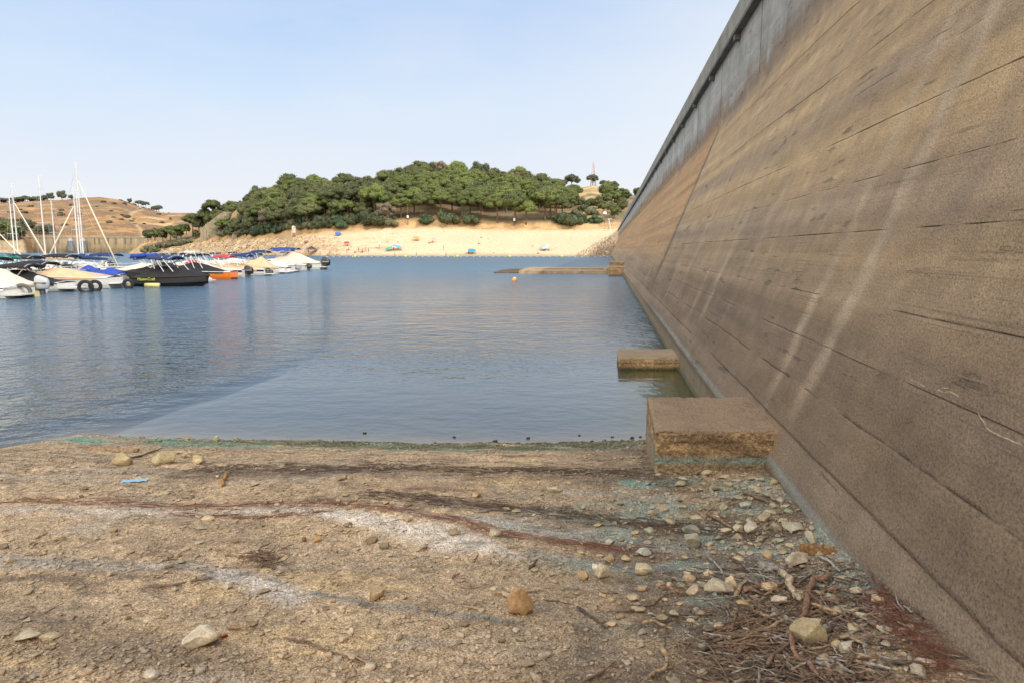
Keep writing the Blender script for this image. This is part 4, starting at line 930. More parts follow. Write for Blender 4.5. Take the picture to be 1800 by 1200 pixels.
def person(px, py, pose, top, low, lab, Y=None, sc=1.0, hair=(.03, .02, .015)):
    p = hill_point(px, py) if Y is None else Vector((X_of(px, Y), Y, -0.6))
    t = thing('person', lab, 'person', p, R.uniform(-2, 2)); t.scale = (sc * 1.2,) * 3
    me, P = BODY[pose]; me = me.copy(); me.materials.clear(); me.materials.append(SK[R.randrange(2)]); o = bpy.data.objects.new('body', me); COL.objects.link(o); o.parent = t
    hd = P['hd']; q = MB(); q.ball((hd[0], hd[1] + .03, hd[2] + .05), (.115, .125, .11), 8, 6); q.build('hair', mat('hair_%d' % int(hair[0] * 100), hair, .8, 8, .2, 0), t, True)
    pe, ch = Vector(P['pel']), Vector(P['ch'])
    if top: q = MB(); q.loft([[tuple(pe.lerp(ch, f) + Vector((.20 * w * math.cos(a), .15 * w * math.sin(a), 0)) if pose != 'lie' else pe.lerp(ch, f) + Vector((.20 * w * math.cos(a), 0, .15 * w * math.sin(a)))) for a in [k * PI / 5 for k in range(10)]] for f, w in ((0.1, .95), (.5, .95), (1.0, 1.1), (1.25, .6))], True, True); q.build('shirt', mat('cloth_%02d%02d%02d' % tuple(int(c_ * 99) for c_ in top), top, .9, 8, .2, 0), t, True)
    if low: q = MB(); q.ball(tuple(pe), (.21, .18, .17), 10, 6); q.build('shorts', mat('cloth_%02d%02d%02d' % tuple(int(c_ * 99) for c_ in low), low, .9, 8, .2, 0), t, True)
    return t
BL = (.02, .02, .03); WH = (.7, .7, .68); RD = (.45, .06, .06); BU = (.05, .12, .4)
person(580, 449, 'stand', None, BL, 'person standing in dark shorts at the water edge near the gazebo')
person(576, 450, 'sit', None, BU, 'person sitting on the wet sand beside the standing bather')
person(613, 440, 'sit', BL, BL, 'person in dark clothes sitting alone on the sand')
person(610, 446, 'stand', None, RD, 'slim person in red trunks standing near the lone sitter')
person(624, 445, 'sit', RD, BL, 'person in red top sitting left in the group on the beach')
person(630, 443, 'stand', (.15, .12, .2), BL, 'person in purple top standing with the beach group')
person(637, 445, 'sit', BL, BL, 'person in black sitting in the middle of the beach group', sc=1.2)
person(643, 443, 'stand', WH, BL, 'person in white shirt standing at right of the beach group')
person(667, 439, 'stand', None, (.5, .25, .15), 'bather walking alone between the two beach groups')
person(692, 440, 'sit', BL, BL, 'person in black sitting beneath the blue parasol')
person(700, 441, 'stand', (.03, .05, .09), BL, 'person in navy standing beside the blue parasol', sc=.9)
person(705, 441, 'sit', (.45, .6, .7), BL, 'person in pale blue top sitting right of the blue parasol')
person(760, 427, 'sit', (.6, .3, .3), BL, 'person in pink top sitting high on the beach')
person(755, 428, 'lie', (.1, .1, .12), BL, 'person lying on the sand next to the one in pink')
person(842, 430, 'sit', BL, BL, 'small dark figure sitting alone in the middle of the sand')
person(824, 446, 'sit', BL, BL, 'person in black sitting left under the small blue parasol')
person(957, 439, 'sit', (.4, .45, .5), BL, 'person in grey sitting under the pale grey parasol')
person(965, 441, 'lie', BL, (.2, .2, .2), 'person lying beside the pale grey parasol')
person(542, 446, 'stand', RD, BL, 'person in red standing at left under the gazebo')
person(553, 446, 'stand', (.1, .3, .12), BL, 'person in green standing at right under the gazebo')
person(694, 450, 'walk', None, BL, 'bather wading in shallow water below the blue parasol', Y=297)
person(732, 450, 'walk', None, (.03, .03, .1), 'bather wading in the shallows between two yellow buoys', Y=296)
person(784, 450, 'walk', None, BL, 'bather wading furthest right near a yellow buoy', Y=294)
person(491, 432, 'stand', WH, RD, 'person in white on the rocky shore near the white ruin', sc=.95)
def parasol(px, py, w, col, lab, tilt=.25, hh=2.1):
    p = hill_point(px, py); t = thing('parasol', lab, 'parasol', p, R.uniform(-1, 1)); t.rotation_euler = (tilt, R.uniform(-.2, .2), R.uniform(-1, 1)); t.scale = (1.15,) * 3
    q = MB(); q.tube([(0, 0, -.2), (0, 0, hh)], .04, 5); q.build('pole', M_WHITE, t)
    q = MB(); rings = [[(rr * math.cos(k * PI / 8), rr * math.sin(k * PI / 8), z) for k in range(16)] for rr, z in ((.03, hh), (w * .3, hh - .1), (w * .52, hh - .28), (w * .62, hh - .5), (w * .615, hh - .56))]
    q.loft(rings, True); q.build('canopy', mat('parasol_%d' % int(col[2] * 99), col, .8, 3, .15, 0), t, True)
parasol(696, 441, 2.9, (0.06, 0.42, 0.62), 'bright blue beach parasol tilted over the sitting group')
parasol(685, 441, 2.3, (0.05, 0.40, 0.33), 'low turquoise parasol left of the bright blue one', .4, 1.5)
parasol(829, 446, 2.6, (0.03, 0.27, 0.46), 'small blue parasol near the waterline in the middle of the beach', .3, 1.7)
parasol(959, 440, 3.0, (0.40, 0.46, 0.50), 'pale grey parasol near the waterline towards the dam', .5, 1.7)
parasol(760, 427, 1.8, (0.6, 0.35, 0.36), 'pink parasol high on the sand', .2, 2.0)
parasol(594, 414, 2.2, (0.05, 0.15, 0.45), 'dark blue parasol at the top of the beach below the bank', .5, 1.3)
parasol(638, 444, 1.5, (0.5, 0.4, 0.38), 'faded pinkish parasol above the beach group', .1, 2.4)
parasol(668, 437, 1.4, (0.7, 0.68, 0.6), 'white parasol standing alone left of the blue ones', .1, 2.2)
p = hill_point(548, 447)
t = thing('gazebo', 'dark topped beach gazebo with red valance by the marina end', 'gazebo', p)
q = MB(); q.loft([[(-2.1, -2.1, 2.3), (2.1, -2.1, 2.3), (2.1, 2.1, 2.3), (-2.1, 2.1, 2.3)], [(-.8, -.8, 3.1), (.8, -.8, 3.1), (.8, .8, 3.1), (-.8, .8, 3.1)], [(-.05, -.05, 3.7), (.05, -.05, 3.7), (.05, .05, 3.7), (-.05, .05, 3.7)]], True); q.build('canopy', mat('gazebo_dark', (.03, .05, .045), .8), t)
q = MB()
for sx_, sy_, w, d in ((0, -2.1, 4.2, .04), (0, 2.1, 4.2, .04), (-2.1, 0, .04, 4.1), (2.1, 0, .04, 4.1)): q.box((sx_, sy_, 2.05), (w, d, .45))
q.build('valance', mat('gazebo_red', (.5, .13, .08), .8), t)
for sx_ in (-2, 2):
    for sy_ in (-2, 2): q = MB(); q.tube([(sx_, sy_, -.3), (sx_, sy_, 2.3)], .05, 5); q.build('leg', M_POST, t)
parasol(731, 423, 2.2, (0.55, 0.30, 0.10), 'orange parasol high on the sand right of the blue ones', .3, 1.6)
parasol(610, 432, 2.0, (0.50, 0.06, 0.06), 'red parasol on the left part of the beach', .3, 1.6)
person(733, 424, 'sit', WH, BL, 'person in white sitting under the orange parasol')
person(612, 433, 'sit', BL, RD, 'person in black top sitting under the red parasol')
person(780, 441, 'stand', (.1, .3, .35), BL, 'person in teal standing alone in the middle of the beach')
person(648, 446, 'walk', None, BU, 'bather in blue trunks walking to the water')
# small rocks / driftwood on the beach
M_BROCK = mat('beach_rock', (0.28, 0.19, 0.11), 0.95, 1.5, .4, .5, .1)
def rock_mesh(seed, level=2, flat=.6, cuts=9, depth=.16):
    rng = np.random.default_rng(seed); v = ICO[level][0].copy()
    for _ in range(cuts):
        n = rng.normal(size=3); n /= np.linalg.norm(n); c_ = 1 - depth * (0.4 + rng.random() * 2.0); d = v @ n; v = v - np.where(d > c_, d - c_, 0)[:, None] * n
    f = rng.random(3) * 9
    for k in range(len(v)):
        w = Vector(v[k]); v[k] *= 1 + 0.16 * mnoise.noise(w * 1.4 + Vector(f)) + 0.07 * mnoise.noise(w * 4 + Vector(f)) + (0.025 * mnoise.noise(w * 11 + Vector(f)) if level > 2 else 0)
    v[:, 2] *= flat; return v, ICO[level][1]
RK = [rock_mesh(900 + k, 1, .65) for k in range(6)]
beach_rocks = [(540, 426, 3.0), (505, 430, 1.6), (516, 431, 1.5), (570, 424, 1.3), (618, 435, 1.0), (658, 420, .9), (700, 426, 1.1), (681, 427, 1.3), (590, 437, .8), (563, 443, .8), (846, 418, 1.3), (858, 421, .8), (936, 433, 1.1), (975, 437, .8), (752, 447, .8), (868, 445, .9), (946, 446, 1.4), (1005, 420, .5), (1040, 422, .5), (650, 428, .7), (735, 418, .9), (610, 428, .8), (480, 436, 1.5), (455, 438, 1.8), (440, 432, 1.6), (465, 427, 1.4), (425, 436, 1.5), (497, 421, 1.5), (530, 418, 1.2), (555, 417, 1.4), (690, 412, .8), (722, 415, .8), (780, 408, .8), (890, 405, .9), (960, 404, 1.0), (1010, 405, 1.1)]
for k, (px, py, s) in enumerate(beach_rocks):
    p = hill_point(px, py)
    if not p: continue
    v, f = RK[k % 6]; o = np_mesh('beach_rock', v * np.array([1.2, .8, .8]) * s * .5, f, M_BROCK); o.location = p; o.rotation_euler = (0, 0, R.uniform(0, 6))
    tag(o, 'large brown boulder on the left part of the beach' if k == 0 else 'small brown rock lying on the pale far beach', 'rock', None if k == 0 else 'small rocks lying on the far beach')
# dark rubble where beach meets dam
VV = []; FF = []; CC_ = []; off = 0
for k in range(1000):
    u = R.random(); px = 1005 + 75 * math.sqrt(u); ymax = 450 - 14 * ((px - 1005) / 60); py = R.uniform(max(ymax, 426), 450)
    if R.random() < .22: px = R.uniform(1058, 1078); py = R.uniform(402, 430)
    Y = 285 + (450 - py) * 2.0 + R.uniform(0, 2); x = X_of(px, Y); z = tz(x, Y); v, f = RK[k % 6]; s = R.uniform(.08, .26)
    VV.append(v * s + np.array([x, Y, z + .05])); FF.append(f + off); off += len(v); CC_.append(np.ones((len(v), 3)) * R.choice([(.16, .11, .07), (.22, .155, .09), (.10, .07, .045), (.33, .24, .14)]))
tag(np_mesh('rubble_slope', np.concatenate(VV), np.concatenate(FF), mat('rubble', (1, 1, 1), .95, 1, .2, 0, attr=True), None, False, np.concatenate(CC_)), 'dark broken rubble spilled where the beach meets the dam', 'rubble', kind='stuff')
# stone chips over the rocky left shore
VV = []; FF = []; CC_ = []; off = 0
for k in range(2600):
    px = R.uniform(250, 600); Y = float(DS(px)) + R.uniform(1, 26); x = X_of(px, Y); z = tz(x, Y); v, f = RK[k % 6]; s = R.uniform(.15, .6) * (1 if px < 500 else .6)
    if z < .1: continue
    VV.append(v * s + np.array([x, Y, z])); FF.append(f + off); off += len(v); CC_.append(np.ones((len(v), 3)) * R.choice([(.36, .27, .17), (.25, .18, .11), (.45, .34, .2), (.17, .12, .08)]))
tag(np_mesh('shore_stones', np.concatenate(VV), np.concatenate(FF), mat('rubble', (1, 1, 1)), None, False, np.concatenate(CC_)), 'broken tan stones strewn over the rocky shore left of the beach', 'stones', kind='stuff')

# buoys
M_YB = mat('buoy_yellow', (0.75, 0.68, 0.05), .5, 3, .1, 0)
for px, lab in ((624, 'yellow buoy furthest left on the swimming line'), (713, 'yellow buoy below the blue parasol'), (804, 'yellow buoy left of the small blue parasol, by a wading bather'), (896, 'yellow buoy in the middle of the open beach front'), (988, 'yellow buoy nearest the dam on the swimming line')):
    Y = 262; t = thing('yellow_buoy', lab, 'buoy', (X_of(px, Y), Y, 0)); q = MB(); q.ball((0, 0, .25), (.5, .5, .42), 12, 8); q.build('float', M_YB, t, True)
    q = MB(); q.tube([(0, 0, .6), (0, 0, .85)], .05, 6); q.build('eye', M_YB, t)
px = 575.0; k = 0
while px < 1075:
    if all(abs(px - b_) > 4 for b_ in (624, 713, 804, 896, 988)):
        Y = 262 + R.uniform(-.6, .6); q = MB(); q.ball((0, 0, .04), (.2, .2, .18), 8, 6); o = q.build('rope_float', M_WHITE, None, True); o.location = (X_of(px, Y), Y, 0); tag(o, 'small white float on the swimming line off the beach', 'float', 'white floats of the swimming line')
    px += 11.2
p = at(904, 494, 0); t = thing('mooring_buoy', 'orange and white round mooring buoy floating in open water', 'buoy', p)
q = MB(); q.ball((0, 0, .10), (.24, .24, .24), 14, 10); q.build('float', mat('buoy_orange', (.75, .35, .08), .5, 3, .15, 0), t, True)
q = MB(); q.ball((0.02, 0, .27), (.13, .13, .09), 10, 6); q.build('cap', M_WHITE, t, True)
#@@FAR1
#@@BOATS0
# ================================================================== THE MARINA
GEL = lambda n, c_: mat(n, c_, .3, 2.5, .06, 0, coat=.3)
M_HULLW = GEL('gelcoat_white', (.72, .71, .68)); M_CREAM = mat('canvas_cream', (.66, .57, .44), .85, 1.5, .16, .5, .05); M_TAN = mat('canvas_tan', (.62, .42, .25), .85, 1.5, .16, .5, .05)
M_BLACKC = mat('canvas_black', (.010, .010, .012), .8, 1.5, .3, .6, .06); M_NAVY = mat('canvas_navy', (.012, .03, .11), .8, 3, .2, .3, .02); M_BLUEC = mat('canvas_blue', (.02, .06, .34), .8, 3, .2, .3, .02)
M_REDC = mat('canvas_red', (.42, .05, .05), .8, 3, .2, .3, .02); M_GREENC = mat('canvas_green', (.01, .24, .18), .8, 3, .2, .3, .02); M_WHC = mat('canvas_white', (.70, .68, .63), .85, 1.5, .12, .4, .04)
M_ALU = mat('anodised_tube', (.62, .62, .60), .35, 5, .08, 0, metal=.35); M_ALUD = mat('black_tube', (.03, .03, .03), .4, 5, .1, 0)
M_GLASS = mat('tinted_glass', (.03, .035, .04), .12, 2, .1, 0); M_RUB = mat('black_rubber', (.02, .02, .02), .75, 6, .3, .3, .01)
M_OBS = GEL('outboard_silver', (.42, .43, .44)); M_OBB = GEL('outboard_black', (.015, .015, .017)); M_SKEG = mat('lower_unit', (.10, .10, .10), .5, 5, .3, 0)
M_YEL = mat('float_yellow', (.62, .54, .24), .7, 3, .2, .2, .02); M_DECKG = mat('deck_nonslip', (.55, .54, .50), .8, 4, .12, 0)
def beam(u, B): return B / 2 * (1 - max(0.0, (u - .42) / .58) ** 2.3) * (0.93 + .07 * min(1, u / .3)) + 0.02
def sheer(u, H): return H * (.86 + .22 * u ** 1.5)
def hull(t, L, B, H, mt, ms=None, mb=None):
    rings = []; N = 18
    for k in range(N + 1):
        u = k / N; b_ = beam(u, B); h_ = sheer(u, H); x = -L / 2 + L * u; kz = -.35 + .5 * max(0, (u - .7) / .3) ** 2; cz = .02 + .45 * max(0, (u - .5) / .5) ** 2; rk = .35 * u ** 6
        sec = [(x, 0, kz), (x, b_ * .82, cz), (x + rk * .3, b_ * .92, cz + (h_ - cz) * .33), (x + rk * .6, b_ * .97, cz + (h_ - cz) * .66), (x + rk, b_, h_)]
        rings.append([(p[0], -p[1], p[2]) for p in reversed(sec)] + sec[1:])
    q = MB(); n = 9
    for k in range(N):
        q.add(rings[k] + rings[k + 1], [(j, j + 1, n + j + 1, n + j) for j in range(n - 1)], 0)
    for k in range(len(q.f)):
        j = k % (n - 1)
        if j in (0, 7): q.m[k] = 1
        elif j in (3, 4): q.m[k] = 2
    q.add(rings[0], [tuple(range(n))], 0)
    o = q.build('hull', [mt, ms or mt, mb or mt], t)
    q = MB()     # deck with rim
    dk = [[(r[0][0], r[0][1], r[0][2] + .015), (r[0][0], r[0][1] * .86, r[0][2] + .06), (r[0][0], 0, r[0][2] + .10), (r[-1][0], r[-1][1] * .86, r[-1][2] + .06), (r[-1][0], r[-1][1], r[-1][2] + .015)] for r in rings]
    q.loft(dk); q.build('deck', M_BLACKC if mt is M_BLACKC else M_HULLW, t, True)
    q = MB(); q.tube([(r[0][0], r[0][1] - .02, r[0][2]) for r in rings], .035, 5); q.tube([(r[-1][0], r[-1][1] + .02, r[-1][2]) for r in rings], .035, 5); q.build('rub_rail', M_HULLW if (ms is not None and ms is not M_BLACKC) else M_RUB, t)
    return rings
def cover(t, L, B, H, m, prof, u0=0.0, u1=.97, seed=1, skirt=.16):
    us = np.linspace(u0, u1, 30); rings = []
    for u in us:
        b_ = beam(u, B) + .04; h_ = sheer(u, H) + .02; x = -L / 2 + L * u + .35 * u ** 6; pk = float(np.interp(u, [p[0] for p in prof], [p[1] for p in prof])); r = []
        for s in np.linspace(-1, 1, 15):
            if abs(s) > .92: z = h_ - skirt * (abs(s) - .92) / .08; y = b_ * (1 if s > 0 else -1)
            else:
                v = abs(s) / .92; y = s / .92 * b_; z = h_ + pk * (1 - v ** 1.35) ** .9 + .02
                z += .05 * mnoise.noise(Vector((x * 1.6, y * 2.0, seed))) * (1 - v) + .03 * mnoise.noise(Vector((x * 4, y * 3, seed)))
            r.append((x, y, z))
        rings.append(r)
    q = MB(); q.loft(rings); q.add(rings[0], [tuple(range(15))]); q.add(rings[-1], [tuple(range(14, -1, -1))]); return q.build('mooring_cover', m, t, True)
def bimini(t, x0, x1, B, z0, z1, m, tube=M_ALU, sag=.12):
    rings = []
    for k in range(9):
        f = k / 8; x = x0 + (x1 - x0) * f; zz = z1 - sag * abs(math.sin(f * PI * 3)) * .35 - .12 * (2 * f - 1) ** 2
        rings.append([(x, s * B * .5, zz - .22 * abs(s) ** 3) for s in np.linspace(-1, 1, 9)])
    q = MB(); q.loft(rings); q.loft([[(p[0], p[1], p[2] - .07) for p in r] for r in rings][::-1]); 
    for r in (rings[0], rings[-1]): q.loft([r, [(p[0], p[1], p[2] - .12) for p in r]])
    for e in (0, -1): q.loft([[r[e] for r in rings], [(r[e][0], r[e][1], r[e][2] - .10) for r in rings]])
    o = q.build('bimini_top', m, t, True); q = MB(); xm = (x0 + x1) / 2 - .2
    for s in (-1, 1):
        for xe in (x0 + .1, x1 - .1, (x0 + x1) / 2 + .3): q.tube([(xm, s * B * .48, z0), (xe, s * B * .47, z1 - .25)], .028, 5)
    for xe in (x0 + .1, x1 - .1): q.tube([(xe, -B * .47, z1 - .25), (xe, -B * .3, z1 - .14), (xe, B * .3, z1 - .14), (xe, B * .47, z1 - .25)], .025, 5)
    q.build('bimini_frame', tube, t)
def tower(t, x, B, z0, z1, m=M_ALU, fwd=.9):
    q = MB()
    for s in (-1, 1):
        for dx in (-.45, .35): q.tube([(x - fwd + dx, s * B * .48, z0), (x - fwd * .3 + dx * .8, s * B * .46, (z0 + z1) / 2 + .2), (x + dx * .5, s * B * .36, z1 - .06)], .034, 6)
    for dx in (-.22, .17): q.tube([(x + dx, -B * .36, z1 - .06), (x + dx, -B * .2, z1), (x + dx, B * .2, z1), (x + dx, B * .36, z1 - .06)], .045, 6)
    q.tube([(x - .22, 0, z1), (x + .17, 0, z1)], .04, 6); o = q.build('tower', m, t)
    q = MB()
    for s in (-1, 1): q.tube([(x - .3, s * B * .40, z1 - .25), (x + .3, s * B * .42, z1 - .2)], .09, 8)
    q.build('speaker_pod', M_RUB, t)
def outboard(t, x, y, z, m, s=1.0):
    q = MB(); rings = []
    for k, (dz, w, l) in enumerate(((.0, .17, .24), (.08, .21, .33), (.3, .22, .36), (.5, .21, .35), (.62, .17, .28), (.67, .09, .15))):
        rings.append([(x - .32 * s + l * s * math.cos(a) * (1 + .1 * math.cos(2 * a)), y + w * s * math.sin(a), z + dz * s + .06 * s * math.cos(a) * (dz > .4)) for a in [j * PI / 8 for j in range(16)]])
    q.loft(rings, True, True); o = q.build('outboard_motor', m, t, True)
    q = MB(); q.box((x - .30 * s, y, z - .38 * s), (.20 * s, .13 * s, .76 * s), taper=1.2); q.box((x - .36 * s, y, z - .55 * s), (.55 * s, .2 * s, .03 * s)); q.box((x - .1 * s, y, z - .05 * s), (.25 * s, .3 * s, .35 * s)); q.build('lower_unit', M_SKEG, o)
    q = MB(); q.box((x - .34 * s, y, z + .33 * s), (.58 * s, .452 * s, .035 * s)); q.build('cowl_stripe', M_RUB if m is M_OBS else M_ALU, o)
def platform(t, x, B, z=.16, l=.9, m=None):
    q = MB(); pts = [(x, -B * .44), (x - l * .6, -B * .42), (x - l, -B * .30), (x - l, B * .30), (x - l * .6, B * .42), (x, B * .44)]; n = 6
    q.add([(a, b_, z) for a, b_ in pts] + [(a, b_, z + .09) for a, b_ in pts], [tuple(range(n - 1, -1, -1)), tuple(range(n, 2 * n))] + [(k, (k + 1) % n, n + (k + 1) % n, n + k) for k in range(n)])
    q.build('swim_platform', m or M_DECKG, t)
def screen(t, x, B, z, h=.42, L=1.3):
    def prof(s, top): return (x + L * (1 - abs(s) ** 2.2) * (.8 if not top else .35) - L * .4, s * B * .44 * (1 if not top else .9), z + (h if top else 0))
    ss = np.linspace(-1, 1, 11); q = MB(); q.loft([[prof(s, 0) for s in ss], [prof(s, 1) for s in ss]]); q.build('windscreen', M_GLASS, t, True)
    q = MB(); q.tube([prof(s, 1) for s in ss], .025, 5); q.build('screen_frame', M_ALU, t)
def seats(t, L, B, H):
    q = MB()
    for s in (-1, 1): q.box((-L * .02, s * B * .22, H + .25), (.5, .5, .35)); q.box((-L * .02 - .25, s * B * .22, H + .5), (.12, .5, .5))
    q.box((-L * .33, 0, H + .22), (.55, B * .7, .3)); q.build('seat', M_WHC, t)
def rails(t, L, B, H, u0=.55):
    q = MB()
    for s in (-1, 1):
        P = [(-L / 2 + L * u + .3 * u ** 6, s * beam(u, B) * .93, sheer(u, H) + .32 + .1 * u) for u in np.linspace(u0, 1, 9)]; q.tube(P, .018, 4)
        for p in P[::2]: q.tube([(p[0], p[1], p[2] - .38), p], .014, 4)
    q.build('bow_rail', M_ALU, t)
def mkboat(name, label, px, D, L, B, H, rz, cat='boat', off=0.0):
    """stern centre on the water line seen at column px, distance D; the boat points away from the open water"""
    x = X_of(px, D, 0); t = thing(name, label, cat, (x - math.cos(rz) * (-L / 2) * 1.0, D - math.sin(rz) * (-L / 2), 0), rz); return t
W = PI   # bow towards the pontoon (-x), stern to open water
# 1 leftmost, mostly out of frame
t = mkboat('motorboat', 'white motorboat stern cut off by the left edge of the photo', 28, 42.4, 6.2, 2.3, .85, W + .05); hull(t, 6.2, 2.3, .75, M_HULLW, None, M_RUB); cover(t, 6.2, 2.3, .75, M_WHC, [(0, .05), (.3, .5), (.6, .5), (1, .05)]); platform(t, -3.1, 2.3, .18, .8)
# 2 cream covered boat with silver outboard
t = mkboat('motorboat', 'motorboat under a swelling cream cover with a big silver outboard', 66, 46.0, 6.4, 2.4, .85, W - .03); hull(t, 6.4, 2.4, .7, M_HULLW, None, M_YEL); cover(t, 6.4, 2.4, .7, M_CREAM, [(0, .10), (.12, .25), (.35, 1.05), (.6, .95), (.85, .4), (1, .1)], seed=3); outboard(t, -3.15, 0, .32, M_OBS, 1.3)
# 3 black cover + white platform
t = mkboat('motorboat', 'low white motorboat under a black cover beside the silver outboard', 118, 49.4, 6.0, 2.3, .8, W + .04); hull(t, 6.0, 2.3, .68, M_HULLW, None, M_RUB); cover(t, 6.0, 2.3, .68, M_BLACKC, [(0, .03), (.1, .12), (.4, .75), (.6, .85), (.9, .3), (1, .1)], u0=.04, seed=5); platform(t, -3.0, 2.4, .2, 1.1); bimini(t, -.9, 1.3, 1.9, .9, 2.05, M_BLACKC); rails(t, 6, 2.3, .7)
# 4 long white boat with tan cover
t = mkboat('motorboat', 'long white motorboat with a flat sand-coloured cover and sharp crease in its hull', 204, 53.6, 8.0, 2.7, 1.0, W + .08); hull(t, 8.0, 2.7, .95, M_HULLW, M_HULLW, M_RUB); cover(t, 8.0, 2.7, .95, M_TAN, [(0, .05), (.25, .35), (.5, .65), (.8, .35), (1, .05)], u0=.10, seed=7); platform(t, -4.0, 2.7, .35, .7, M_HULLW); bimini(t, .6, 3.0, 2.2, 1.2, 2.15, M_BLACKC); rails(t, 8, 2.7, .95)
q = MB(); q.ball((1.9, -.6, 1.75), (.5, .3, .3)); q.ball((2.5, .2, 1.75), (.45, .3, .35)); q.build('stowed_tube', M_BLUEC, t, True)
q = MB(); q.box((3.2, -.9, 1.35), (.9, .6, .3), .4); q.build('folded_flag', M_REDC, t)
# 5 small white and blue
t = mkboat('motorboat', 'small white motorboat with bright blue seat covers behind the black wakeboard boat', 222, 62, 5.4, 2.2, .8, W); hull(t, 5.4, 2.2, .8, M_HULLW); cover(t, 5.4, 2.2, .8, M_BLUEC, [(0, .2), (.25, .65), (.4, .25), (.6, .8), (.8, .2), (1, 0)], u0=.05, u1=.75, seed=9); screen(t, .6, 2.2, .85); rails(t, 5.4, 2.2, .8)
# 6 black wakeboard boat with yellow lettering
D6 = 55.4; bx = X_of(232, D6); t = thing('wakeboard_boat', 'black covered wakeboard boat with yellow lettering and a silver tower', 'boat', (bx + 2.9, D6 + .8, 0), -.10)
hull(t, 5.8, 2.4, .8, M_BLACKC, M_BLACKC, M_BLACKC); cover(t, 5.8, 2.4, .8, M_BLACKC, [(0, .10), (.15, .45), (.35, .85), (.55, .75), (.8, .35), (1, .05)], seed=11, skirt=.5); tower(t, -.4, 2.4, 1.2, 2.4, M_ALU, -.9); bimini(t, -2.6, .6, 2.0, 1.5, 2.55, M_NAVY, M_ALU)
q = MB(); q.tube([(-2.8, -.9, 2.42), (-1.6, -.9, 2.52)], .17, 8); q.tube([(-2.8, .6, 2.42), (-1.6, .6, 2.52)], .17, 8); q.build('rolled_canvas', M_BLUEC, t, True)
cu = bpy.data.curves.new('txt', 'FONT'); cu.body = 'MasterCraft'; cu.size = .31; cu.extrude = .006; cu.shear = .25; to = bpy.data.objects.new('txt', cu); COL.objects.link(to); dg = bpy.context.evaluated_depsgraph_get(); dg.update(); me = bpy.data.meshes.new_from_object(to.evaluated_get(dg)); bpy.data.objects.remove(to)
me.materials.clear(); me.materials.append(mat('lettering_yellow', (.55, .62, .03), .5, 5, .1, 0)); o = bpy.data.objects.new('lettering', me); COL.objects.link(o); o.parent = t; o.location = (-2.15, -1.34, .50); o.rotation_euler = (PI / 2, 0, 0)
q = MB(); q.tube([(-2.2, -1.75, .14), (-1.1, -1.72, .14)], .19, 10); o = q.build('pontoon_float', M_YEL, None, True); tag(o, 'yellowish cylinder float bobbing below the yellow lettering', 'float'); o.location = (bx + 3.9, D6 + .6, 0)
# 7 black covered boats behind it
t = mkboat('wakeboard_boat', 'black covered wakeboard boat with white tower just behind the lettered one', 358, 61, 6.6, 2.4, .9, W); hull(t, 6.6, 2.4, .9, M_BLACKC, M_BLACKC, M_BLACKC); cover(t, 6.6, 2.4, .9, M_BLACKC, [(0, .15), (.3, .65), (.55, 1.0), (.8, .4), (1, .1)], seed=13, skirt=.4); tower(t, .6, 2.4, 1.2, 2.65, M_ALU, .6); bimini(t, .1, 2.6, 2.0, 1.7, 2.6, M_BLACKC); platform(t, -3.3, 2.4, .2, .8)
# 8 orange hull
t = mkboat('wakeboard_boat', 'bright orange hulled wakeboard boat with a black cover', 412, 69.5, 6.6, 2.4, .9, W + .05); M_OR = GEL('gelcoat_orange', (.78, .20, .015)); hull(t, 6.6, 2.4, .85, M_OR, M_OR, M_HULLW); cover(t, 6.6, 2.4, .85, M_BLACKC, [(0, .05), (.15, .1), (.45, .7), (.6, .85), (.85, .3), (1, .1)], u0=.1, seed=15); tower(t, .4, 2.4, 1.1, 2.65, M_ALU, .6); platform(t, -3.3, 2.4, .22, .55, M_OR)
q = MB(); q.box((.6, 0, 2.75), (.8, 1.2, .12)); q.box((.6, .7, 2.72), (1.1, .4, .2)); q.build('board_rack', M_WHC, t)
q = MB(); q.add([(X_of(330, 65.5), 65.0, .22), (X_of(372, 65.5), 65.6, .22), (X_of(352, 65.5), 66.8, .45), (X_of(330, 65.5), 66.8, .5), (X_of(330, 65.5), 65.0, .05), (X_of(372, 65.5), 65.6, .05), (X_of(352, 65.5), 66.8, .05), (X_of(330, 65.5), 66.8, .05)], [(0, 1, 2, 3), (7, 6, 5, 4), (0, 4, 5, 1), (1, 5, 6, 2), (2, 6, 7, 3), (3, 7, 4, 0)])
tag(q.build('floating_platform', M_HULLW), 'white wedge-shaped floating platform between the black bow and the orange hull', 'platform')
# 9 navy and white with red bimini
t = mkboat('motorboat', 'white motorboat with navy topsides, red cover and black outboard', 432, 74.5, 7.0, 2.5, .95, W + .04); hull(t, 7.0, 2.5, .9, M_HULLW, GEL('gelcoat_navy', (.012, .02, .07)), M_HULLW); cover(t, 7.0, 2.5, .9, M_CREAM, [(0, .05), (.3, .3), (.6, .7), (1, .1)], u0=.1, seed=17); outboard(t, -3.45, 0, .3, M_OBB, 1.3); bimini(t, -2.2, -.3, 2.0, 1.0, 2.45, M_REDC); tower(t, .9, 2.5, 1.1, 2.6, M_ALU, .7)
q = MB(); q.box((1.9, 0, 1.6), (1.6, 1.8, .35), taper=.5); q.build('red_cover', M_REDC, t)
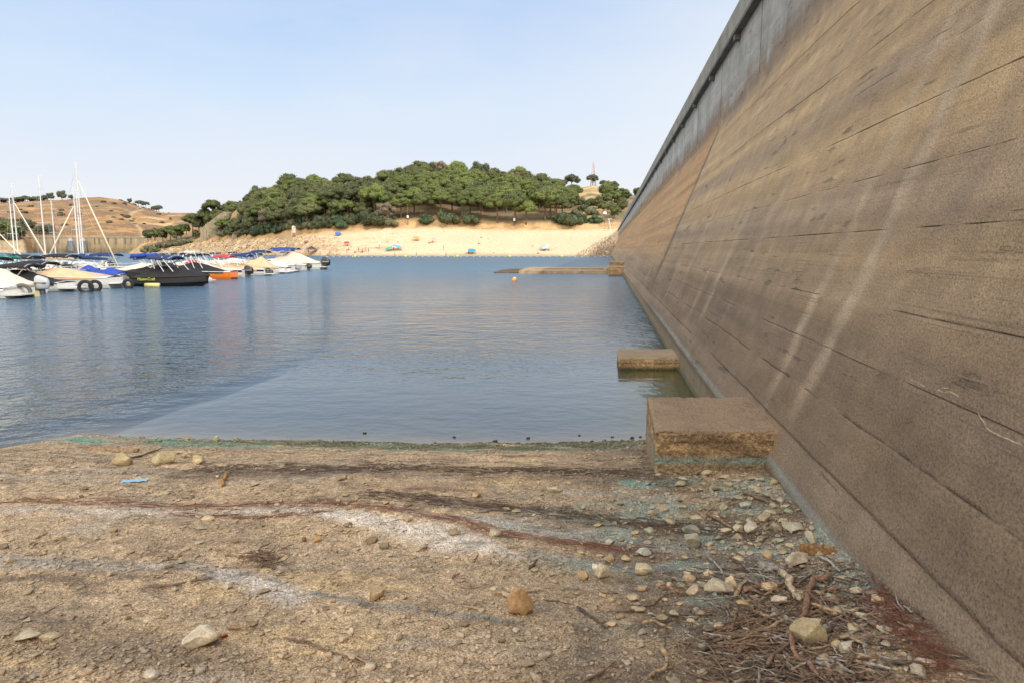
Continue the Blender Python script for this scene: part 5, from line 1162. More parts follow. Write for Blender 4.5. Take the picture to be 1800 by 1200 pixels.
# 9b navy bimini neighbour
t = mkboat('motorboat', 'white motorboat with black trim and navy bimini beside the red one', 470, 79, 6.4, 2.3, .85, W); hull(t, 6.4, 2.3, .8, M_HULLW, M_RUB, M_RUB); cover(t, 6.4, 2.3, .8, M_TAN, [(0, .05), (.3, .45), (.6, .6), (1, .1)], u0=.12, seed=19); bimini(t, -1.4, 1.2, 2.0, 1.0, 2.5, M_NAVY); outboard(t, -3.15, -.5, .1, M_OBB, .8); outboard(t, -3.15, .5, .1, M_OBB, .8); platform(t, -3.2, 2.3, .15, .9, M_HULLW)
# 10 tan tent boat
t = mkboat('motorboat', 'motorboat with a peaked tan tent cover and white stern platform', 496, 85, 6.6, 2.4, .85, W); hull(t, 6.6, 2.4, .8, M_HULLW, None, M_RUB); cover(t, 6.6, 2.4, .8, M_TAN, [(0, .1), (.15, .3), (.38, 1.35), (.5, .9), (.8, .3), (1, .1)], u0=.06, seed=21); platform(t, -3.3, 2.5, .2, 1.2, M_HULLW)
# 11 white boat with silver outboard
t = mkboat('motorboat', 'white motorboat with open windscreen and small silver outboard', 520, 91.5, 6.6, 2.4, .95, W); hull(t, 6.6, 2.4, .95, M_HULLW); screen(t, .8, 2.4, 1.0, .5); seats(t, 6.6, 2.4, .95); cover(t, 6.6, 2.4, .95, M_WHC, [(0, .1), (.5, .45), (1, .1)], u0=.1, u1=.55, seed=23); outboard(t, -3.3, 0, .4, M_OBS, 1.15); rails(t, 6.6, 2.4, .95, .4); bimini(t, .2, 2.4, 2.1, 1.2, 2.9, M_NAVY); platform(t, -3.2, 2.4, .18, .6)
q = MB(); q.ball((-1.8, -1.22, .8), (.3, .03, .12)); q.build('porthole', M_GLASS, t)
# 12 cream with black outboard at the end
t = mkboat('motorboat', 'cream covered motorboat at the far end of the row with a large black outboard', 566, 101.5, 7.4, 2.6, 1.05, W - .02); hull(t, 7.4, 2.6, 1.05, M_HULLW, None, M_HULLW); cover(t, 7.4, 2.6, 1.05, M_CREAM, [(0, .15), (.12, .35), (.45, 1.35), (.62, 1.55), (.75, 1.2), (1, .2)], u0=.03, seed=25); outboard(t, -3.75, 0, .55, M_OBB, 1.75); bimini(t, .6, 3.4, 2.2, 2.0, 3.1, M_BLUEC); platform(t, -3.7, 2.6, .35, .8, M_HULLW)
t = mkboat('motorboat', 'white motorboat with a long dark bimini behind the cream one at the end', 548, 112, 7.0, 2.5, 1.0, W); hull(t, 7.0, 2.5, 1.0, M_HULLW); screen(t, .8, 2.5, 1.05, .5); seats(t, 7, 2.5, 1.0); bimini(t, -1.5, 3.0, 2.2, 1.3, 3.3, M_NAVY); rails(t, 7, 2.5, 1.0)
# second row behind the pontoon
def back(px, D, L, B, H, label, stuff):
    t = thing('motorboat', label, 'boat', (X_of(px, D), D, 0), stuff.get('rz', 0.0)); hull(t, L, B, H, stuff.get('hull', M_HULLW), stuff.get('stripe'), None)
    if 'cover' in stuff: cover(t, L, B, H, stuff['cover'], stuff.get('prof', [(0, .1), (.5, .7), (1, .1)]), seed=px)
    else: screen(t, .4, B, H + .05, .5); seats(t, L, B, H)
    if 'bim' in stuff: bimini(t, -1.8, .9, B * .85, H + .2, H + 1.55, stuff['bim'])
    if 'tow' in stuff: tower(t, 0, B, H + .1, H + 1.7, M_ALU, .7)
    rails(t, L, B, H); return t
back(8, 56, 7, 2.5, 1.0, 'white cabin boat at the left edge under a green canvas', {'bim': M_GREENC, 'tow': 1})
back(52, 60, 7, 2.5, 1.0, 'white motorboat with black bimini behind the cream covered boat', {'bim': M_BLACKC, 'cover': M_WHC})
back(118, 64, 7, 2.5, 1.05, 'brown and white motorboat beneath the tall mast', {'hull': M_HULLW, 'stripe': mat('hull_brown', (.22, .07, .04), .4), 'bim': M_BLACKC})
back(196, 72, 6.5, 2.4, 1.1, 'white motorboat with curved rail left of the blue seat covers', {'bim': M_NAVY})
back(330, 80, 6.5, 2.4, 1.0, 'white wakeboard boat with tangled silver tower behind the black covers', {'tow': 1, 'cover': M_CREAM})
back(300, 74, 6.5, 2.4, 1.0, 'white runabout with dark bimini behind the black wakeboard boat', {'tow': 1})
back(380, 86, 6.5, 2.4, 1.0, 'white runabout with tower behind the navy topsided boat', {'tow': 1, 'cover': M_CREAM})
back(448, 98, 6.5, 2.4, 1.0, 'white runabout with dark bimini behind the tan tent cover', {'bim': M_NAVY, 'cover': M_WHC})
back(500, 110, 6.5, 2.4, 1.0, 'white runabout with chrome rails left of the end boat', {'tow': 1})
back(150, 66, 5.6, 2.2, .9, 'white speedboat with open cockpit under the sloping furled sail', {})
back(255, 68, 6, 2.3, 1.0, 'white speedboat with cream cover left of the silver towers', {'cover': M_CREAM})
back(345, 93, 6, 2.3, 1.0, 'white speedboat with white cover far behind the orange hull', {'cover': M_WHC, 'bim': M_NAVY})
back(410, 104, 6, 2.3, 1.0, 'white speedboat with tower far behind the red bimini', {'tow': 1, 'cover': M_WHC})
back(-10, 50, 6.5, 2.4, 1.0, 'white speedboat with black bimini at the very left edge', {'bim': M_BLACKC, 'cover': M_WHC})
t = mkboat('motorboat', 'slim white motorboat with white cover between the orange and navy boats', 398, 72.5, 6.0, 2.2, .8, W); hull(t, 6.0, 2.2, .8, M_HULLW); cover(t, 6.0, 2.2, .8, M_WHC, [(0, .05), (.4, .5), (1, .1)], seed=31); tower(t, .6, 2.2, 1.0, 2.5, M_ALU, .9)
t = mkboat('motorboat', 'slim white motorboat with platform between the tan tent and the silver outboard', 508, 88.3, 6.0, 2.2, .8, W); hull(t, 6.0, 2.2, .8, M_HULLW); cover(t, 6.0, 2.2, .8, M_WHC, [(0, .05), (.4, .7), (1, .1)], seed=33); platform(t, -3.0, 2.2, .2, 1.0, M_HULLW)
t = mkboat('motorboat', 'slim white motorboat with cream cover just left of the boat at the end', 540, 96.5, 6.4, 2.2, .85, W); hull(t, 6.4, 2.2, .85, M_HULLW); cover(t, 6.4, 2.2, .85, M_CREAM, [(0, .05), (.4, .8), (1, .1)], seed=35); outboard(t, -3.2, 0, .3, M_OBB, 1.0)
# the floating pontoon
t = thing('pontoon_walkway', 'long grey floating walkway between the two rows of boats', 'pontoon', (0, 0, 0))
q = MB(); a0 = Vector((X_of(20, 45) - 8.5, 38, 0)); a1 = Vector((X_of(566, 101) - 9.5, 116, 0)); dr = (a1 - a0); ang = math.atan2(dr.y, dr.x); c0 = (a0 + a1) / 2
q.box((c0.x, c0.y, .42), (dr.length, 1.6, .14), ang); q.build('deck', mat('pontoon_deck', (.22, .2, .17), .9, 3, .2), t)
for k in range(12):
    p = a0.lerp(a1, (k + .5) / 12); q = MB(); q.box((p.x, p.y, .1), (3, 1.4, .5), ang); q.build('float', mat('float_grey', (.2, .2, .2), .8), t)
# tyre fenders
for px, py, s, lab in ((40, 520, .42, 'worn grey tyre fender hanging between the leftmost two boats'), (151, 511, .40, 'black tyre fender hanging low in front of the tan covered boat'), (168, 509, .34, 'smaller black tyre fender right of the larger one'), (226, 505, .3, 'weedy brown tyre fender under the yellow lettering')):
    p = at(px, py, .1); q = MB(); N = 16; rings = []
    for k in range(N + 1):
        a = k * 2 * PI / N; rings.append([((s + .12 * math.cos(b_)) * math.cos(a), .11 * math.sin(b_), (s + .12 * math.cos(b_)) * math.sin(a)) for b_ in [j * PI / 4 for j in range(8)]])
    q.loft(rings, True); o = q.build('tyre_fender', mat('tyre_grey', (.12, .115, .10), .9, 5, .4, .3, .02) if px == 40 else M_RUB, None, True); o.location = p + Vector((0, 0, .25)); o.rotation_euler = (.15, .2, .4); tag(o, lab, 'fender')
for px, D, lab in ((54, 43.6, 'yellow plastic float between the leftmost tyre and the silver outboard'), (236, 57.4, 'pale yellow float block by the stern of the long tan covered boat')):
    p = Vector((X_of(px, D), D, 0)); q = MB(); q.box((0, 0, .12), (.9, .5, .42), taper=.92); o = q.build('float_block', M_YEL); o.location = p; tag(o, lab, 'float')
# sailing boats behind
M_MAST = mat('mast_alloy', (.66, .65, .62), .4, 4, .05, 0); M_SAIL = mat('rolled_sail', (.72, .64, .50), .8, 4, .1, 0)
def sailboat(px, top, D, label, extra=None, boom=None, sail=None, cab=M_HULLW, rz=PI, L=7.2):
    x = X_of(px, D); t = thing('sailboat', label, 'boat', (x, D, 0), rz); hull(t, L, 2.5, 1.05, M_HULLW)
    q = MB(); rings = [[(xx, s * w, z) for s, z in ((-1, 1.1), (-.92, 1.1 + h_), (0, 1.1 + h_ * 1.12), (.92, 1.1 + h_), (1, 1.1))] for xx, w, h_ in ((-1.2, .9, .45), (.2, .85, .45), (1.3, .65, .35), (2.0, .4, .05))]; q.loft(rings, False, True); q.build('cabin', cab, t)
    q = MB(); q.ball((-.4, -.9, 1.32), (.35, .06, .1)); q.ball((.5, -.84, 1.32), (.3, .06, .1)); q.build('porthole', M_GLASS, t)
    Hm = atY(px, top, D).z; xm = 0.0
    q = MB(); q.tube([(xm, 0, 1.1), (xm, 0, Hm * .6), (xm, 0, Hm)], [.065, .058, .045], 8); q.tube([(xm - .3, 0, Hm), (xm + .2, 0, Hm)], .02, 4); mo = q.build('mast', M_MAST, t)
    q = MB(); q.tube([(xm, -.75, Hm * .55), (xm, .75, Hm * .55)], .025, 4); q.build('spreader', M_MAST, mo)
    q = MB()
    for s in (-1, 1): q.tube([(xm, s * 1.15, 1.1), (xm, s * .75, Hm * .55), (xm, 0, Hm * .93)], .011, 3)
    q.tube([(xm, 0, Hm * .97), (-L / 2, 0, 1.1)], .011, 3); q.build('shroud', M_STEEL, t)
    if boom:
        q = MB(); q.tube([(xm, 0, 1.95), (xm - 2.8, 0, 2.0)], .05, 6); q.build('boom', M_MAST, t)
        q = MB(); q.tube([(xm + .15, 0, 2.5), (xm - .1, 0, 2.25), (xm - .8, 0, 2.15), (xm - 2.0, 0, 2.08), (xm - 2.8, 0, 2.03)], [.08, .24, .20, .15, .08], 8); q.build('sail_cover', boom, t, True)
    if sail:
        q = MB(); q.tube([(L / 2 - .1, 0, 1.2), (L / 4, 0, 1.2 + (Hm * sail - 1.2) * .5), (xm + .1, 0, Hm * sail)], [.075, .07, .04], 7); q.build('furled_sail', M_SAIL, t, True)
    rails(t, L, 2.5, 1.05, .5); return t
sailboat(150, 287, 71, 'sailing boat with the tallest mast and a cream furled sail slanting right', boom=M_NAVY, sail=.85, rz=0.0)
sailboat(146, 336, 78, 'sailing boat with shorter mast close behind the tallest one', boom=M_BLUEC, rz=0)
sailboat(142, 330, 66, 'sailing boat with cream furled sail slanting left of the tallest mast', boom=M_NAVY, sail=.80, rz=PI)
sailboat(84, 310, 69, 'sailing boat with second tallest mast standing alone', boom=M_TAN)
sailboat(101, 350, 84, 'sailing boat with thin short mast between the tall ones')
sailboat(36, 324, 74, 'sailing boat with slim mast topped by a dark vane at far left', boom=M_NAVY, sail=.8, rz=0)
sailboat(30, 345, 68, 'sailing boat with short mast in front of the slim one at far left', boom=M_NAVY)
sailboat(0, 385, 72, 'sailing boat at the left edge of the photo with green canvas', boom=M_GREENC, sail=.8, rz=0)
#@@BOATS1
#@@DEBRIS0
# ================================================================== STONES, STICKS AND LITTER ON THE LAKEBED
m, nt, b, oc = new_mat('granite_stone')
a = nt.nodes.new('ShaderNodeAttribute'); a.attribute_name = 'Col'
oi = nt.nodes.new('ShaderNodeObjectInfo')
g = tex(nt, 'noise', oc, 70, 4, rough=.7); g2 = tex(nt, 'noise', oc, 12, 4)
c = mixc(nt, 'MULTIPLY', 1.0, a.outputs['Color'], ramp(nt, [(0.28, .62), (0.5, 1.0), (0.72, 1.3)], g.outputs['Fac']))
c = mixc(nt, 'MULTIPLY', 1.0, c, ramp(nt, [(0.3, .75), (0.7, 1.15)], g2.outputs['Fac']))
nt.links.new(c, b.inputs['Base Color']); b.inputs['Roughness'].default_value = .92
bump(nt, b, g.outputs['Fac'], .6, .004, bump(nt, None, g2.outputs['Fac'], .5, .02))
M_ROCK = m
def inside_wall(x, y, z, mrg=0.0): return x > float(face_x(z)) + KX * y - mrg
def in_block(x, y):
    return Y1 - .03 < y < Yb1 and x > X1 + KX * y - .05
PAL = [(.48, .40, .29), (.41, .33, .23), (.36, .29, .205), (.54, .46, .345), (.30, .25, .185), (.43, .34, .22), (.26, .20, .14), (.40, .37, .30)]
def scatter(n, dens, smin, smax, power, level, seed, flat=(.4, .8), sink=.25, cols=PAL, dark=1.0, zfun=None):
    rng = np.random.default_rng(seed); vs = [rock_mesh(seed * 10 + k, level, 1.0, 14, .3) for k in range(10)]
    x = []; y = []
    while len(x) < n:
        cx = rng.uniform(-8.5, 3.3, 40000); cy = 2.7 + 9.0 * rng.random(40000) ** 1.25
        ok = (rng.random(40000) < dens(cx, cy)) & (cx < 1.85 + KX * cy - .02) & ~((cy > Y1 - .03) & (cy < Yb1) & (cx > X1 + KX * cy - .05)) & (cy < ysh(cx) + .1)
        x += list(cx[ok]); y += list(cy[ok])
    x = np.array(x[:n]); y = np.array(y[:n]); z = ground(x, y)
    s = smin * (1 - rng.random(n)) ** (-1 / power); s = np.minimum(s, smax); k = rng.integers(0, 10, n); th = rng.random(n) * 2 * PI; under = ground_col(x[None, :], y[None, :])[0]
    fl = rng.uniform(*flat, n); as_ = rng.uniform(.6, 1, n); tint = np.array(cols)[rng.integers(0, len(cols), n)] * rng.uniform(.75, 1.15, (n, 1)) * dark
    tint = tint * .45 + under * .65
    VV, FF, CC = [], [], []; off = 0
    for j in range(10):
        m_ = np.where(k == j)[0]
        if not len(m_): continue
        v, f = vs[j]; nv = len(v); P = v[None] * s[m_, None, None] * np.stack([np.ones(len(m_)), as_[m_], fl[m_]], -1)[:, None, :]
        ca, sa = np.cos(th[m_])[:, None], np.sin(th[m_])[:, None]
        Q = np.stack([P[:, :, 0] * ca - P[:, :, 1] * sa + x[m_, None], P[:, :, 0] * sa + P[:, :, 1] * ca + y[m_, None], P[:, :, 2] + z[m_, None] + (s[m_] * fl[m_] * (1 - 2 * sink))[:, None]], -1)
        VV.append(Q.reshape(-1, 3)); FF.append((f[None] + off + (np.arange(len(m_)) * nv)[:, None, None]).reshape(-1, 3)); off += nv * len(m_)
        CC.append(np.repeat(tint[m_], nv, axis=0))
    return np.concatenate(VV), np.concatenate(FF), np.concatenate(CC)
def wdist(x, y): return 1.85 + KX * y - x
def dens_fine(x, y):
    w = wdist(x, y); d = ysh(x) - y
    return np.clip(.20 + .9 * sstep(.5, .75, fbm(x * 1.1, y * 1.6, 4, 905)) + .8 * sstep(1.6, .3, w) + .5 * sstep(4.2, 3.4, y), 0, 1) * sstep(-.05, .15, d)
V, Fc, C = scatter(34000, dens_fine, .0045, .022, 1.9, 0, 71); tag(np_mesh('fine_gravel', V, Fc, M_ROCK, None, False, C), 'fine gravel and grit strewn over the dry lakebed', 'gravel', kind='stuff')
def dens_mid(x, y):
    w = wdist(x, y)
    return np.clip(.05 + .6 * sstep(.58, .75, fbm(x * .9, y * 1.4, 4, 915)) + 1.0 * sstep(1.5, .2, w) * sstep(3.0, 4.2, y) + .35 * sstep(2.6, 1, w) * sstep(4.6, 5.5, y) + .25 * sstep(4.3, 3.4, y) + .35 * sstep(.9, .2, ysh(x) - y) * sstep(-2, -5, x), 0, 1)
V, Fc, C = scatter(4200, dens_mid, .014, .05, 2.4, 1, 72, sink=.3); tag(np_mesh('pebbles', V, Fc, M_ROCK, None, False, C), 'small broken pebbles scattered over the dry lakebed', 'pebbles', kind='stuff')
# flakes of dried crust
V, Fc, C = scatter(15000, dens_fine, .008, .042, 2.0, 0, 73, flat=(.12, .25), sink=.1, cols=[(.50, .38, .24), (.42, .31, .19), (.55, .46, .34)]); tag(np_mesh('crust_flakes', V, Fc, M_ROCK, None, False, C), 'thin flakes of dried mud crust on the lakebed', 'crust', kind='stuff')

def rock_obj(name, px, py, w, h, col, seed, label=None, group=None, level=3, base=True, yaw=None, flat=None):
    """px, py: centre bottom of the stone as seen; w, h its seen width and height in photo pixels"""
    p = on_ground(px, py); D = p.y * CP + (CAMZ - p.z) * SP; W_ = w / F * D; el = math.atan2(CAMZ - p.z, p.y)
    H_ = max(.25 * W_, (h / F * D - W_ * .7 * math.sin(el)) / max(.3, math.cos(el)))
    if flat: H_ = W_ * flat
    v, f = rock_mesh(seed, level, 1.0, 16, .24); rng = random.Random(seed)
    ext = v.max(0) - v.min(0); v = v / ext; v = v * np.array([W_, W_ * rng.uniform(.62, .85), H_ * 1.25])
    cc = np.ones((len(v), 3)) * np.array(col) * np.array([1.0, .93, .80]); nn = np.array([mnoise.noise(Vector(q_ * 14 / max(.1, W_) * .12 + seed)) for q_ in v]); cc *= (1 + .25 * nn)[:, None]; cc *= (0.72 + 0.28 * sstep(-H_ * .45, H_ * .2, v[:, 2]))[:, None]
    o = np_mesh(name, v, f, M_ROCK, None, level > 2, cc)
    me = o.data
    try: me.set_sharp_from_angle(angle=math.radians(38))
    except Exception: pass
    o.location = (p.x, p.y + W_ * .3, gz(p.x, p.y + W_ * .3) + H_ * .42); o.rotation_euler = (rng.uniform(-.1, .1), rng.uniform(-.1, .1), yaw if yaw is not None else rng.uniform(-.5, .5))
    return tag(o, label, 'stone', group)
HERO = [
 (345, 1141, 64, 30, (.58, .52, .42), 'large flat pale granite stone alone at the lower left', .42), (915, 1082, 46, 40, (.44, .29, .16), 'large orange-brown angular stone in the middle foreground', .8),
 (1430, 1138, 64, 46, (.36, .305, .20), 'biggest olive-tan boulder touching the long reddish branch', .72), (208, 818, 36, 24, (.50, .42, .28), 'chunky tan stone left of the smooth leaning one near the shore', .6),
 (282, 817, 38, 28, (.47, .42, .28), 'smooth leaning greenish-tan stone near the left shore', .62), (343, 815, 22, 14, (.55, .46, .32), 'small rounded tan stone right of the smooth leaning one', .6),
 (1222, 965, 36, 28, (.34, .33, .27), 'dark grey-green rounded boulder on the stony patch', .7), (1214, 940, 32, 16, (.25, .26, .24), 'flat dark grey stone just above the grey-green boulder', .45),
 (1322, 938, 22, 26, (.50, .48, .42), 'upright pale grey stone below a fallen stick', .95), (1429, 955, 24, 24, (.54, .52, .45), 'whitish block stone next to the blue tide mark', .85),
 (870, 943, 22, 17, (.48, .43, .34), 'small tan stone sitting in the red root band', .7), (659, 1057, 31, 22, (.46, .36, .24), 'pointed brown stone left of the orange-brown one', .6),
 (1060, 1017, 26, 28, (.50, .45, .36), 'triangular cream stone standing on the grey crust', .9), (1026, 1019, 20, 20, (.42, .32, .21), 'brown stone left of the triangular cream one', .8),
 (1128, 1012, 32, 22, (.50, .44, .34), 'pale stone pair piece right of the triangular cream one', .6), (1262, 1045, 52, 30, (.44, .40, .33), 'broad rough grey stone among twigs at the right', .5),
 (1288, 1036, 25, 26, (.52, .44, .32), 'upright tan stone on top edge of the broad grey one', .95), (1220, 1045, 26, 20, (.42, .36, .29), 'greyish stone left of the broad rough one', .65),
 (1236, 1034, 18, 18, (.38, .38, .35), 'small blue-grey stone behind the broad rough one', .7), (1370, 1065, 34, 20, (.46, .42, .35), 'rough grey stone left of the thick pale driftwood', .5),
 (1408, 996, 46, 20, (.45, .41, .34), 'long grey stone under the orange piece of rotten wood', .42), (1132, 977, 28, 11, (.44, .46, .44), 'flat bluish stone on the teal-grey crust', .35),
 (1073, 957, 18, 11, (.46, .47, .42), 'small flat pale stone left of the bluish one', .45), (1148, 908, 17, 12, (.44, .36, .26), 'small brown-topped stone on the dark debris band', .6), (1141, 940, 24, 13, (.30, .31, .26), 'dark olive stone half buried in the teal-grey crust', .5),
 (978, 865, 24, 10, (.52, .45, .34), 'flat cream stone on the sand in front of the block', .35), (326, 770, 14, 9, (.36, .33, .24), 'stone at the waterline left of the middle', .55), (380, 773, 12, 10, (.46, .45, .30), 'mossy pale stone at the waterline', .7),
 (1507, 1046, 24, 16, (.46, .42, .34), 'small pale stone above the crumpled white paper', .5), (1505, 1110, 26, 16, (.48, .42, .30), 'tan stone near the foot of the wall below the red roots', .5),
 (1562, 1114, 28, 14, (.50, .46, .38), 'flat pale stone at the wall foot, left of the round tan one', .4), (1593, 1117, 21, 12, (.52, .43, .29), 'round tan stone at the wall foot', .5), (1490, 1148, 28, 22, (.42, .40, .36), 'grey stone in the gravel right of the olive boulder', .6),
 (1470, 1140, 22, 20, (.50, .40, .26), 'yellowish stone leaning on the olive boulder', .6), (1620, 1190, 30, 24, (.44, .41, .36), 'grey stone at the bottom edge near the wall', .6), (1640, 1178, 34, 18, (.52, .47, .38), 'pale stone at the bottom edge right beside the wall', .5),
 (1353, 1042, 32, 16, (.48, .38, .26), 'tan stone lying under thin grey twigs', .45), (1260, 912, 12, 10, (.46, .43, .36), 'small light stone above the fallen stick', .6), (1345, 918, 22, 12, (.40, .35, .27), 'flat brown stone right of the upright pale grey one', .5),
 (1366, 934, 22, 15, (.37, .32, .25), 'brown stone in the heap by the wall foot', .6), (1398, 935, 36, 16, (.40, .39, .34), 'long greyish stone in the heap by the wall foot', .42), (1300, 935, 22, 12, (.42, .37, .29), 'brownish stone left of the upright pale grey one', .5),
 (40, 1127, 42, 16, (.48, .43, .34), 'flat stone half sunk in the sand at far lower left', .3), (85, 1126, 34, 14, (.50, .43, .32), 'second flat sunk stone right of the far lower left one', .3), (265, 1193, 30, 22, (.50, .47, .40), 'pale stone at the bottom edge below the large flat one', .55),
 (1360, 852, 13, 14, (.45, .42, .28), 'narrow olive stone leaning at the block corner', .9), (1196, 856, 24, 9, (.33, .32, .24), 'low weedy stone just in front of the block', .35), (535, 952, 9, 11, (.28, .17, .10), 'dark red-brown pebble standing in open sand at the left', .9), (558, 953, 15, 12, (.50, .33, .18), 'orange pebble right of the dark red-brown one', .6),
 (400, 1035, 20, 14, (.50, .46, .38), 'pale stone in the grey patch at the left', .5), (4, 965, 16, 20, (.26, .22, .17), 'dark stone cut by the left edge of the photo', .7), (1046, 1000, 12, 12, (.66, .64, .60), 'tiny bright white angular stone on the grey crust', .8), (1400, 1163 - 20, 1, 1, (.4, .4, .4), None, .5)]
for k, (px, py, w, h, col, lab, fl) in enumerate(HERO):
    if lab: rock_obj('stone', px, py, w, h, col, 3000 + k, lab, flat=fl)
rr = random.Random(99); cnt = 0; used = [(h[0], h[1], max(12, h[2])) for h in HERO]
def try_rock(px, py, w, lab, grp, cols, level=2):
    global cnt
    p = on_ground(px, py)
    if inside_wall(p.x, p.y, p.z, .10) or in_block(p.x, p.y + .05) or any(abs(px - a_) < (w + b3) * .5 and abs(py - b2) < (w + b3) * .3 for a_, b2, b3 in used): return
    used.append((px, py, w * .8)); cnt += 1
    rock_obj('stone', px, py, w, w * .6, tuple(np.array(rr.choice(cols)) * rr.uniform(.85, 1.1)), 5000 + cnt, lab, grp, level, flat=rr.uniform(.22, .55))
for _ in range(420): try_rock(rr.gauss(1330, 62), rr.uniform(836, 965), rr.uniform(9, 24), 'small grey-brown stone in the rubble heaped between block and wall foot', 'stones heaped between the block and the wall foot', [(.42, .36, .27), (.34, .30, .23), (.27, .25, .19), (.38, .37, .31), (.46, .40, .30), (.22, .19, .14), (.31, .33, .28)])
for _ in range(110): try_rock(rr.uniform(1050, 1500), rr.uniform(960, 1110), rr.uniform(10, 26), 'angular stone lying among driftwood at the lower right', 'stones among the driftwood at the lower right', PAL)
for _ in range(130): try_rock(rr.uniform(1400, 1670), rr.uniform(1060, 1195), rr.uniform(12, 30), 'pale broken stone in the gravel near the wall foot', 'pale stones in the gravel near the wall foot', PAL[:5])
for _ in range(60): try_rock(rr.uniform(700, 1200), rr.uniform(850, 1190), rr.uniform(8, 20), 'small stone lying on open sand in the middle foreground', 'stones on the open sand in the middle', PAL)
for _ in range(80): try_rock(rr.uniform(0, 700), rr.uniform(800, 1195), rr.uniform(8, 22) * (.6 + .5 * (rr.random())), 'small tan stone lying on open sand at the left', 'stones on the open sand at the left', PAL)
# dark clumps in the shallows
for k, (px, py, w) in enumerate(((641, 761, 8), (730, 765, 10), (799, 768, 8), (928, 770, 9), (1068, 772, 12), (1076, 768, 7), (1018, 765, 6), (968, 774, 7), (1110, 770, 10), (1093, 774, 8), (720, 777, 12), (1040, 776, 9), (870, 777, 14), (905, 781, 9), (1125, 768, 7), (545, 778, 9), (465, 776, 8))):
    p = at(px, py, 0.0); D = p.y; s = w / F * D * .5; q = MB()
    for j in range(5):
        a_ = random.uniform(0, 6.28); q.ball((s * .5 * math.cos(a_), s * .4 * math.sin(a_), s * .15), (s * random.uniform(.3, .55), s * random.uniform(.3, .5), s * random.uniform(.3, .6)), 6, 5)
    if k % 3 == 1: continue
    o = q.build('algae_clump', mat('dark_algae', (.035, .045, .018), .8, 20, .4, .4, .01)); o.location = (p.x, p.y, 0); tag(o, 'dark weedy clump in the shallows just off the shoreline', 'algae', 'dark clumps along the waterline')

# ---- driftwood
def bark_mat(n, c_): return mat(n, c_, .9, 38, .62, .9, .006)
W_PALE = bark_mat('wood_pale', (.44, .34, .22)); W_RED = bark_mat('wood_red', (.24, .135, .08)); W_BRN = bark_mat('wood_brown', (.20, .13, .085)); W_GREY = bark_mat('wood_grey', (.30, .28, .24)); W_DRK = bark_mat('wood_dark', (.10, .07, .05)); W_TAN = bark_mat('wood_tan', (.38, .26, .15)); W_OR = bark_mat('wood_orange', (.42, .22, .08))
def stick(pxs, wpx, m, label, group=None, lift=0.4, tips=None, name='driftwood_stick'):
    P = [on_ground(a_, b_) for a_, b_ in pxs]; n = max(3, len(P)); Q = []
    for i_ in range(len(P) - 1):
        for j in range(6): t_ = j / 6; Q.append(P[i_].lerp(P[i_ + 1], t_))
    Q.append(P[-1]); D = Q[0].y; r0 = wpx / F * D * .5; rs = []
    for _ in range(2): Q = [Q[0]] + [(Q[i_ - 1] + Q[i_] * 2 + Q[i_ + 1]) / 4 for i_ in range(1, len(Q) - 1)] + [Q[-1]]
    for i_, p in enumerate(Q):
        f = i_ / (len(Q) - 1); z = max(gz(p.x, p.y), gz(p.x, p.y + .03), gz(p.x - .03, p.y), gz(p.x + .03, p.y)) + .008; wob = Vector((mnoise.noise(Vector((p.x * 9, p.y * 9, 1))) * r0 * 1.4, mnoise.noise(Vector((p.x * 9, p.y * 9, 5))) * r0 * 1.4, 0))
        Q[i_] = Vector((p.x, p.y, z + r0 * (.6 + lift * (.5 + mnoise.noise(Vector((p.x * 5, p.y * 5, 9))))))) + wob; rs.append(r0 * (1.1 - .5 * f) * random.uniform(.74, 1.22) * (.55 if i_ in (0, len(Q) - 1) else 1))
    q = MB(); q.tube(Q, rs, 8); o = q.build(name, m, None, True); return tag(o, label, 'driftwood', group)
stick([(1374, 1014), (1390, 1036), (1400, 1056), (1409, 1074)], 13, W_PALE, 'thick pale barkless stick pointing down towards the long reddish branch', lift=2.2)
stick([(1465, 1020), (1440, 1026), (1423, 1036), (1419, 1062), (1414, 1091), (1399, 1109), (1388, 1127), (1392, 1148), (1410, 1172), (1440, 1204)], 10.5, W_RED, 'long crooked reddish-brown branch curving around the olive boulder', lift=2.4)
stick([(1414, 1093), (1432, 1080), (1452, 1076)], 6, W_RED, 'side fork of reddish wood beside the long branch', lift=1.6)
stick([(1437, 968), (1403, 976), (1400, 968)], 6, W_OR, 'thin splinter beside the orange rotten wood')
stick([(1307, 867), (1330, 878), (1358, 890)], 6, W_BRN, 'brown stick leaning among stones near the block')
stick([(1240, 906), (1275, 924), (1310, 940)], 5.5, W_RED, 'straight reddish stick below the stony patch')
stick([(1190, 1004), (1235, 1008), (1273, 1010), (1310, 1020), (1353, 1038)], 4.5, W_GREY, 'long thin grey twig crossing the grey crust')
stick([(1246, 984), (1262, 998), (1274, 1012)], 4.5, W_GREY, 'short grey twig forking from the long thin one')
stick([(1285, 984), (1305, 998), (1322, 1010)], 3, W_DRK, 'fine dark twig above the long thin grey one')
stick([(1441, 982), (1460, 996), (1477, 1009)], 7, W_GREY, 'short grey stick by the wall below the orange wood')
stick([(1496, 984), (1500, 1000), (1508, 1012), (1534, 1022)], 3.5, W_BRN, 'thin bent twig against the foot of the wall')
stick([(1292, 1051), (1302, 1035), (1315, 1022)], 9, W_TAN, 'stubby tan stick propped on a grey stone')
stick([(1305, 1040), (1332, 1045)], 10, W_BRN, 'short dark brown log piece beside the stubby stick')
stick([(1015, 1071), (1045, 1090), (1068, 1110)], 5, W_DRK, 'dark root stick right of the orange-brown stone')
stick([(1073, 1076), (1120, 1076), (1150, 1062), (1180, 1045)], 5.5, W_BRN, 'wavy brown branch left of the twig heap')
